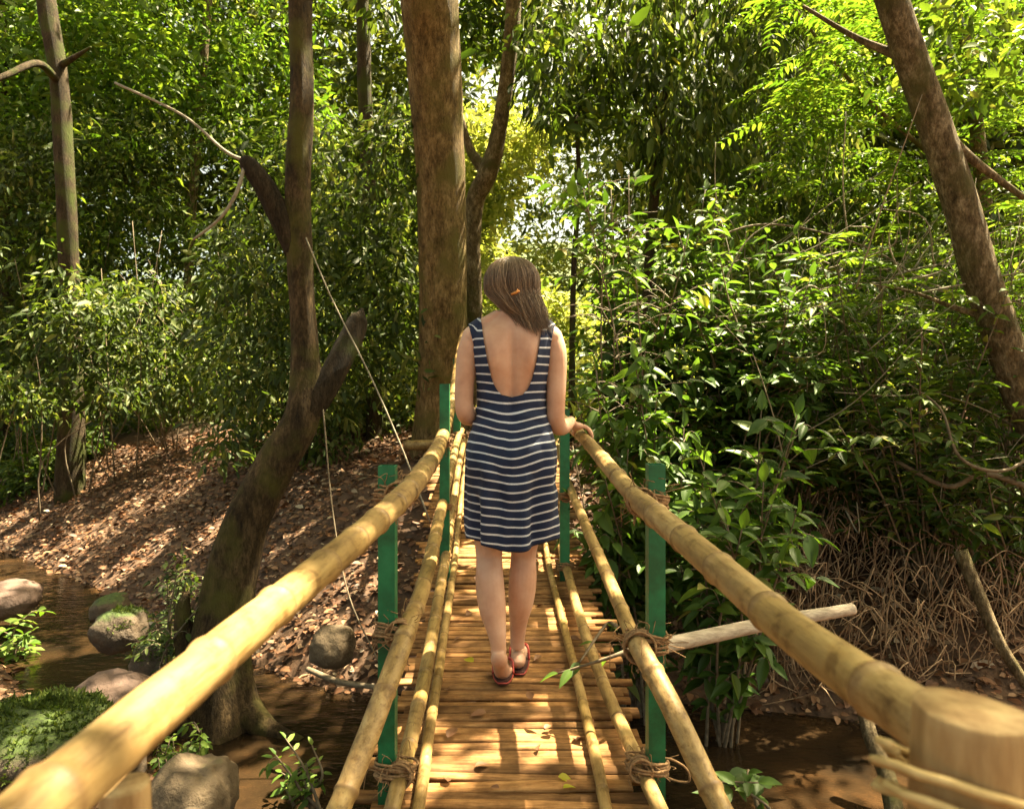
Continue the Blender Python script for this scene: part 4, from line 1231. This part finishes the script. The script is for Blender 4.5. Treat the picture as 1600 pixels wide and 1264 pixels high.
    bpy.data.objects.remove(tmp)
    me.name = 'body'
    me.materials.clear(); me.materials.append(M['skin'])
    me.polygons.foreach_set('use_smooth', np.ones(len(me.polygons), bool))
    o = bpy.data.objects.new('body', me); COL.objects.link(o); o.parent = woman
    return o
RAIL = (.292, .225, .9)
_p = at(910, 682, 2.86); RAIL = (float(_p[0]) - WX, .225, float(_p[2]) - WZ + .0)
body = build_body()
bvh = BVHTree.FromPolygons([v.co.copy() for v in body.data.vertices], [tuple(p.vertices) for p in body.data.polygons])

# dress -------------------------------------------------------------
def mat_dress():
    m, n, b, out = new_mat('dress_fabric')
    a = n.nodes.new('ShaderNodeAttribute'); a.attribute_name = 'stripe'
    d = n.nodes.new('ShaderNodeMath'); d.operation = 'DIVIDE'; d.inputs[1].default_value = .032; n.links.new(a.outputs['Fac'], d.inputs[0])
    fr = n.nodes.new('ShaderNodeMath'); fr.operation = 'FRACT'; n.links.new(d.outputs[0], fr.inputs[0])
    r = n.nodes.new('ShaderNodeValToRGB'); cr = r.color_ramp
    cr.elements[0].position = 0; cr.elements[0].color = (0, 0, 0, 1); cr.elements[1].position = .735; cr.elements[1].color = (0, 0, 0, 1)
    for p, c in ((.76, 1), (.94, 1), (.965, 0)):
        e = cr.elements.new(p); e.color = (c, c, c, 1)
    n.links.new(fr.outputs[0], r.inputs[0])
    wv = noise_tex(n, 500, 2, .5)
    navy = ramp(n, wv, [(.3, (.003, .008, .03)), (.7, (.006, .016, .06))])
    wh = ramp(n, wv, [(.3, (.42, .44, .5)), (.7, (.66, .67, .72))])
    n.links.new(mixc(n, r.outputs[0], navy, wh), b.inputs['Base Color'])
    b.inputs['Roughness'].default_value = .85
    b.inputs['Sheen Weight'].default_value = .02
    bump(n, b, wv, .15, .001)
    return m
M['dress'] = mat_dress()

def th_from_x(x, h, off):
    W = np.interp(h, hf, W_s) + off
    q = np.clip(np.abs(x) / W, 0, 1)
    return np.arccos(q ** (EXP / 2))

def build_dress():
    off = .006
    hem_z = .505
    AX_H = [.5, 1.072, 1.08, 1.10, 1.134, 1.2, 1.28, 1.34, 1.40]; AX_X = [0, 0, .04, .058, .074, .09, .104, .113, .115]
    OX_H = [1.145, 1.17, 1.21, 1.27, 1.34, 1.40]; OX_X = [.1365, .141, .145, .149, .152, .152]
    FX_H = [.5, 1.13, 1.145, 1.18, 1.24, 1.34, 1.40]; FX_X = [0, 0, .03, .06, .085, .108, .113]
    rows = np.concatenate([np.linspace(0, 1, 90)])           # 0 hem .. 1 shoulder
    V = []; f = []; ST = []
    idx = {}
    r = np.random.RandomState(2)
    ph = r.rand(6) * 6.28
    def point(side, th, h, front):
        """th measured from the side (0) towards back or front (pi/2)"""
        t = th if front else -th
        hc = max(h, .705)
        p = torso(np.array(t), hc, off)
        x, y = float(p[0]), float(p[1])
        if h < .90:
            # the skirt hangs from the hips instead of following the legs
            k = np.clip((.90 - h) / .4, 0, 1)
            W = .171 - .006 * k * k; D = .122 + .012 * k
            ct, st = math.cos(t), math.sin(t); e_ = 2.2
            xs = W * np.sign(ct) * abs(ct) ** (2 / e_); ys = D * np.sign(st) * abs(st) ** (2 / e_) - .004
            q = np.clip((.90 - h) / .1, 0, 1); q = q * q * (3 - 2 * q)
            x = x * (1 - q) + xs * q; y = y * (1 - q) + ys * q
        x *= side
        # soft folds
        A = math.atan2(y, x)
        amp = .0035 + .0115 * np.clip((.95 - h) / .4, 0, 1)
        if h > 1.1: amp *= .25
        fo = amp * (math.sin(7 * A + ph[0] + 3 * h) + .6 * math.sin(12 * A + ph[1] - 5 * h) + .35 * math.sin(4 * A + ph[2] + 9 * h))
        # cross folds at the small of the back
        if y < 0: fo += .006 * math.exp(-((h - 1.0) / .07) ** 2) * math.sin(h * 120 + x * 14) + .005 * math.exp(-((h - .76) / .12) ** 2) * math.sin(h * 46 - abs(x) * 38 + x * 9)
        ln = math.hypot(x, y) + 1e-6
        return np.array([x + x / ln * fo, y + y / ln * fo, h])
    def stripe(p):
        x, y, h = p
        sag = .026 * math.exp(-(x / .1) ** 2) * np.clip((1.2 - h) / .2, 0, 1)
        w_ = .002 * math.sin(x * 30 + h * 9) + .0015 * math.sin(h * 40 + x * 17)
        return h + sag + .02 * x * np.clip((1.1 - h) / .3, 0, 1) * -1 + w_ + 10
    NU = 40
    for side in (-1, 1):
        for front in (0, 1):
            grid = []
            for t in rows:
                h0 = hem_z + t * (1.345 - hem_z)
                ax = np.interp(h0, FX_H if front else AX_H, FX_X if front else AX_X)
                ox = np.interp(h0, OX_H, OX_X) if h0 > 1.145 else None
                ta = th_from_x(ax, max(h0, .705), off); tb = th_from_x(ox, h0, off) if ox is not None else 0.0
                row = []
                for u in np.linspace(0, 1, NU):
                    th = ta * (1 - u) + tb * u
                    p = point(side, th, h0, front)
                    lift = .035 * (1 - math.exp(-(p[0] / .1) ** 2)) * np.clip((.8 - h0) / .295, 0, 1)
                    p[2] += lift
                    row.append(p)
                grid.append(row)
            # carry the straps over the shoulder
            last = grid[-1]
            for s_, dz in ((.55, .012), (.0, .018)):
                grid.append([np.array([q[0], (q[1] + .004) * s_ - .004, q[2] + dz]) for q in last])
            base = len(V)
            for row in grid:
                for p in row:
                    V.append(p); ST.append(stripe(p))
            K = len(grid)
            for i in range(K - 1):
                for j in range(NU - 1):
                    a, b, c, d = base + i * NU + j, base + i * NU + j + 1, base + (i + 1) * NU + j + 1, base + (i + 1) * NU + j
                    f.append((a, b, c, d) if (side > 0) == bool(front) else (d, c, b, a))
    V = np.array(V)
    # keep the cloth outside the body, straps on it
    for i in range(len(V)):
        if V[i][2] < .6: continue
        co, nr, ix, ds = bvh.find_nearest(Vector(V[i]))
        if co is None: continue
        sgn = (Vector(V[i]) - co).dot(nr)
        if sgn < .0055 or (V[i][2] > 1.16 and ds > .0065):
            V[i] = np.array(co + nr * .006)
    mb = MB(); mb.add(V + np.array([WX, WY, WZ]), f, stripe=np.array(ST))
    o = mb.build('dress', M['dress'], woman)
    import bmesh
    b = bmesh.new(); b.from_mesh(o.data); bmesh.ops.remove_doubles(b, verts=b.verts, dist=.0008); bmesh.ops.recalc_face_normals(b, faces=b.faces); b.to_mesh(o.data); b.free()
    md = o.modifiers.new('thickness', 'SOLIDIFY'); md.thickness = .002; md.offset = 1
    return o
build_dress()

# hair --------------------------------------------------------------
def mat_hair():
    m, n, b, out = new_mat('hair')
    u = n.nodes.new('ShaderNodeAttribute'); u.attribute_name = 'strand'
    t = n.nodes.new('ShaderNodeTexNoise'); t.noise_dimensions = '1D'; t.inputs['Scale'].default_value = 1.0; t.inputs['Detail'].default_value = 5
    n.links.new(u.outputs['Fac'], t.inputs['W'])
    g = n.nodes.new('ShaderNodeNewGeometry')
    c = ramp(n, t.outputs['Fac'], [(.3, (.055, .034, .019)), (.5, (.165, .105, .06)), (.72, (.38, .26, .155))])
    n.links.new(c, b.inputs['Base Color'])
    b.inputs['Roughness'].default_value = .38
    b.inputs['Specular IOR Level'].default_value = .45
    bump(n, b, t.outputs['Fac'], .2, .003)
    return m
M['hair'] = mat_hair()
def build_hair():
    # half-length hair falling behind the head and swept towards the right shoulder
    def shape(a, v):
        """a: angle round the head (0 right, -pi/2 back), v: 0 crown .. 1 tips"""
        if v < .55:
            q = v / .55 * math.pi * .60
            c = np.array([0, .022, 1.507]); r_ = np.array([.1, .112, .108])
            p = c + np.array([math.cos(a) * math.sin(q) * r_[0], math.sin(a) * math.sin(q) * r_[1], math.cos(q) * r_[2]])
        else:
            q = math.pi * .60
            c = np.array([0, .022, 1.507]); r_ = np.array([.1, .112, .108])
            p0 = c + np.array([math.cos(a) * math.sin(q) * r_[0], math.sin(a) * math.sin(q) * r_[1], math.cos(q) * r_[2]])
            k = (v - .55) / .45
            end = np.array([.07 + .045 * math.cos(a), -.056 + .024 * math.sin(a), 1.366])
            mid = np.array([.034 + .084 * math.cos(a), -.034 + .06 * math.sin(a), 1.415])
            p = (1 - k) ** 2 * p0 + 2 * k * (1 - k) * mid + k * k * end
            p[2] += -.02 * k * k * math.sin(a * 3)
        return p
    mb = MB(); n = 120; rows = 46
    r = np.random.RandomState(4); rid = np.convolve(r.normal(size=n + 8), np.ones(3) / 3, 'valid')[:n]
    V = []; S = []
    for i in range(rows):
        v = i / (rows - 1)
        for j in range(n):
            a = 2 * math.pi * j / n + .22 * math.sin(v * 3)
            p = shape(a, v)
            d = p - np.array([.0, .022, p[2]]); d /= np.linalg.norm(d) + 1e-6
            p = p + d * rid[j] * .0035 * min(1, v * 2)
            V.append(p + np.array([WX, WY, WZ])); S.append(j * .55)
    f = []
    for i in range(rows - 1):
        for j in range(n):
            a = 2 * math.pi * j / n
            if math.sin(a) > .55 and i > rows * .42: continue       # open at the face
            k = (j + 1) % n
            f.append((i * n + j, (i + 1) * n + j, (i + 1) * n + k, i * n + k))
    mb.add(V, f, strand=np.array(S))
    # loose strands over the mass
    for k in range(1700):
        a0 = -math.pi * (-.14 + 1.28 * r.rand()); v0 = r.rand() * .4; v1 = min(1.14, v0 + .4 + r.rand() * .7)
        fly = 1.0 if r.rand() < .07 else 0.0
        P = []
        da = r.normal() * .22; o_ = -.001 + abs(r.normal()) * .0035; ph = r.rand() * 6.28
        out_ = r.normal(size=3) * np.array([.012, .008, .006])
        for v in np.linspace(v0, v1, 12):
            a = a0 + .22 * math.sin(v * 3) + da * (v - v0) + .03 * math.sin(v * 14 + ph)
            p = shape(a, min(v, 1.0)); d = p - np.array([0, .022, p[2]]); d /= np.linalg.norm(d) + 1e-6
            e_ = max(0, v - .6)
            P.append(p + d * (o_ + .003 + fly * .012 * (v - v0)) + np.array([WX, WY, WZ]) + out_ * e_ * 2.2 + np.array([.02, -.01, -.035]) * max(0, v - 1) * 8)
        wd = .0006 + r.rand() * .0008
        v_, f_ = tube(P, np.interp(np.arange(12), [0, 2, 9, 11], [.0003, wd, wd * .8, .0002]), 4, False)
        mb.add(v_, f_, strand=np.full(len(v_), r.rand() * 66))
    return mb.build('hair', M['hair'], woman)
hair = build_hair()
m, n, b, out = new_mat('hair_clip'); b.inputs['Base Color'].default_value = (.6, .25, .06, 1); b.inputs['Roughness'].default_value = .3; b.inputs['Metallic'].default_value = .4
M['clip'] = m
mb = MB()
v, f = tube(np.array([WX, WY, WZ]) + np.array([(-.004, -.098, 1.452), (.012, -.1, 1.458), (.028, -.097, 1.466)]), [.004, .006, .004], 8); mb.add(v, f)
v, f = tube(np.array([WX, WY, WZ]) + np.array([(.008, -.1, 1.452), (.016, -.103, 1.46), (.022, -.1, 1.47)]), [.003, .004, .003], 8); mb.add(v, f)
mb.build('hair_clip', M['clip'], woman)

# sandals -----------------------------------------------------------
m, n, b, out = new_mat('sandal_red'); b.inputs['Base Color'].default_value = (.38, .05, .035, 1); b.inputs['Roughness'].default_value = .45; M['sandal'] = m
m, n, b, out = new_mat('sandal_sole'); b.inputs['Base Color'].default_value = (.045, .012, .01, 1); b.inputs['Roughness'].default_value = .7; M['sole'] = m
def sandal(heel, toe, cx, z_heel, z_toe, half):
    """sole outline along +y with a bend at the ball of the foot"""
    mb = MB(); K = 22; V = []; f = []
    ts = np.linspace(0, 1, K)
    for t in ts:
        y = heel + (toe - heel) * t
        wv = half * (math.sin(math.pi * min(1, max(0, t * .93 + .05))) ** .4) * (.82 + .22 * t)
        z = z_toe + (z_heel - z_toe) * max(0, 1 - t / .7) ** 1.2
        for sx, dz in ((-1, .0), (1, .0), (1, .014), (-1, .014)):
            V.append((WX + cx + sx * wv, WY + y, WZ + z + dz))
    for i in range(K - 1):
        for k in range(4):
            kk = (k + 1) % 4
            f.append((i * 4 + k, i * 4 + kk, (i + 1) * 4 + kk, (i + 1) * 4 + k))
    f.append((0, 1, 2, 3)); f.append(tuple((K - 1) * 4 + k for k in (3, 2, 1, 0)))
    mb.add(V, f)
    so_ = mb.build('sandal', M['sole'], woman, smooth=False)
    st = MB()
    yb = heel + (toe - heel) * .5; yt = heel + (toe - heel) * .8
    for s in (-1, 1):
        P = catmull([(WX + cx + s * half * .98, WY + yb, WZ + z_toe + .012 + (z_heel - z_toe) * .2), (WX + cx + s * half * .85, WY + yb + .03, WZ + z_toe + .055), (WX + cx + .008, WY + yt, WZ + z_toe + .05), (WX + cx + .008, WY + yt + .006, WZ + z_toe + .012)], 7)
        v, f = tube(P, .0045, 8, True, None, 1.6); st.add(v, f)
    # red rim round the sole
    ring = []
    for t in list(ts):
        y = heel + (toe - heel) * t; wv = half * (math.sin(math.pi * min(1, max(0, t * .93 + .05))) ** .4) * (.82 + .22 * t)
        z = z_toe + (z_heel - z_toe) * max(0, 1 - t / .7) ** 1.2
        ring.append((wv, y, z))
    P = [(WX + cx + q[0], WY + q[1], WZ + q[2] + .007) for q in ring] + [(WX + cx - q[0], WY + q[1], WZ + q[2] + .007) for q in reversed(ring)]
    P.append(P[0])
    v, f = tube(np.array(P), .0032, 6); st.add(v, f)
    st.build('strap', M['sandal'], so_)
sandal(-.1, .085, -.034, .006, -.004, .04)
sandal(.005, .265, .03, -.003, -.003, .04)
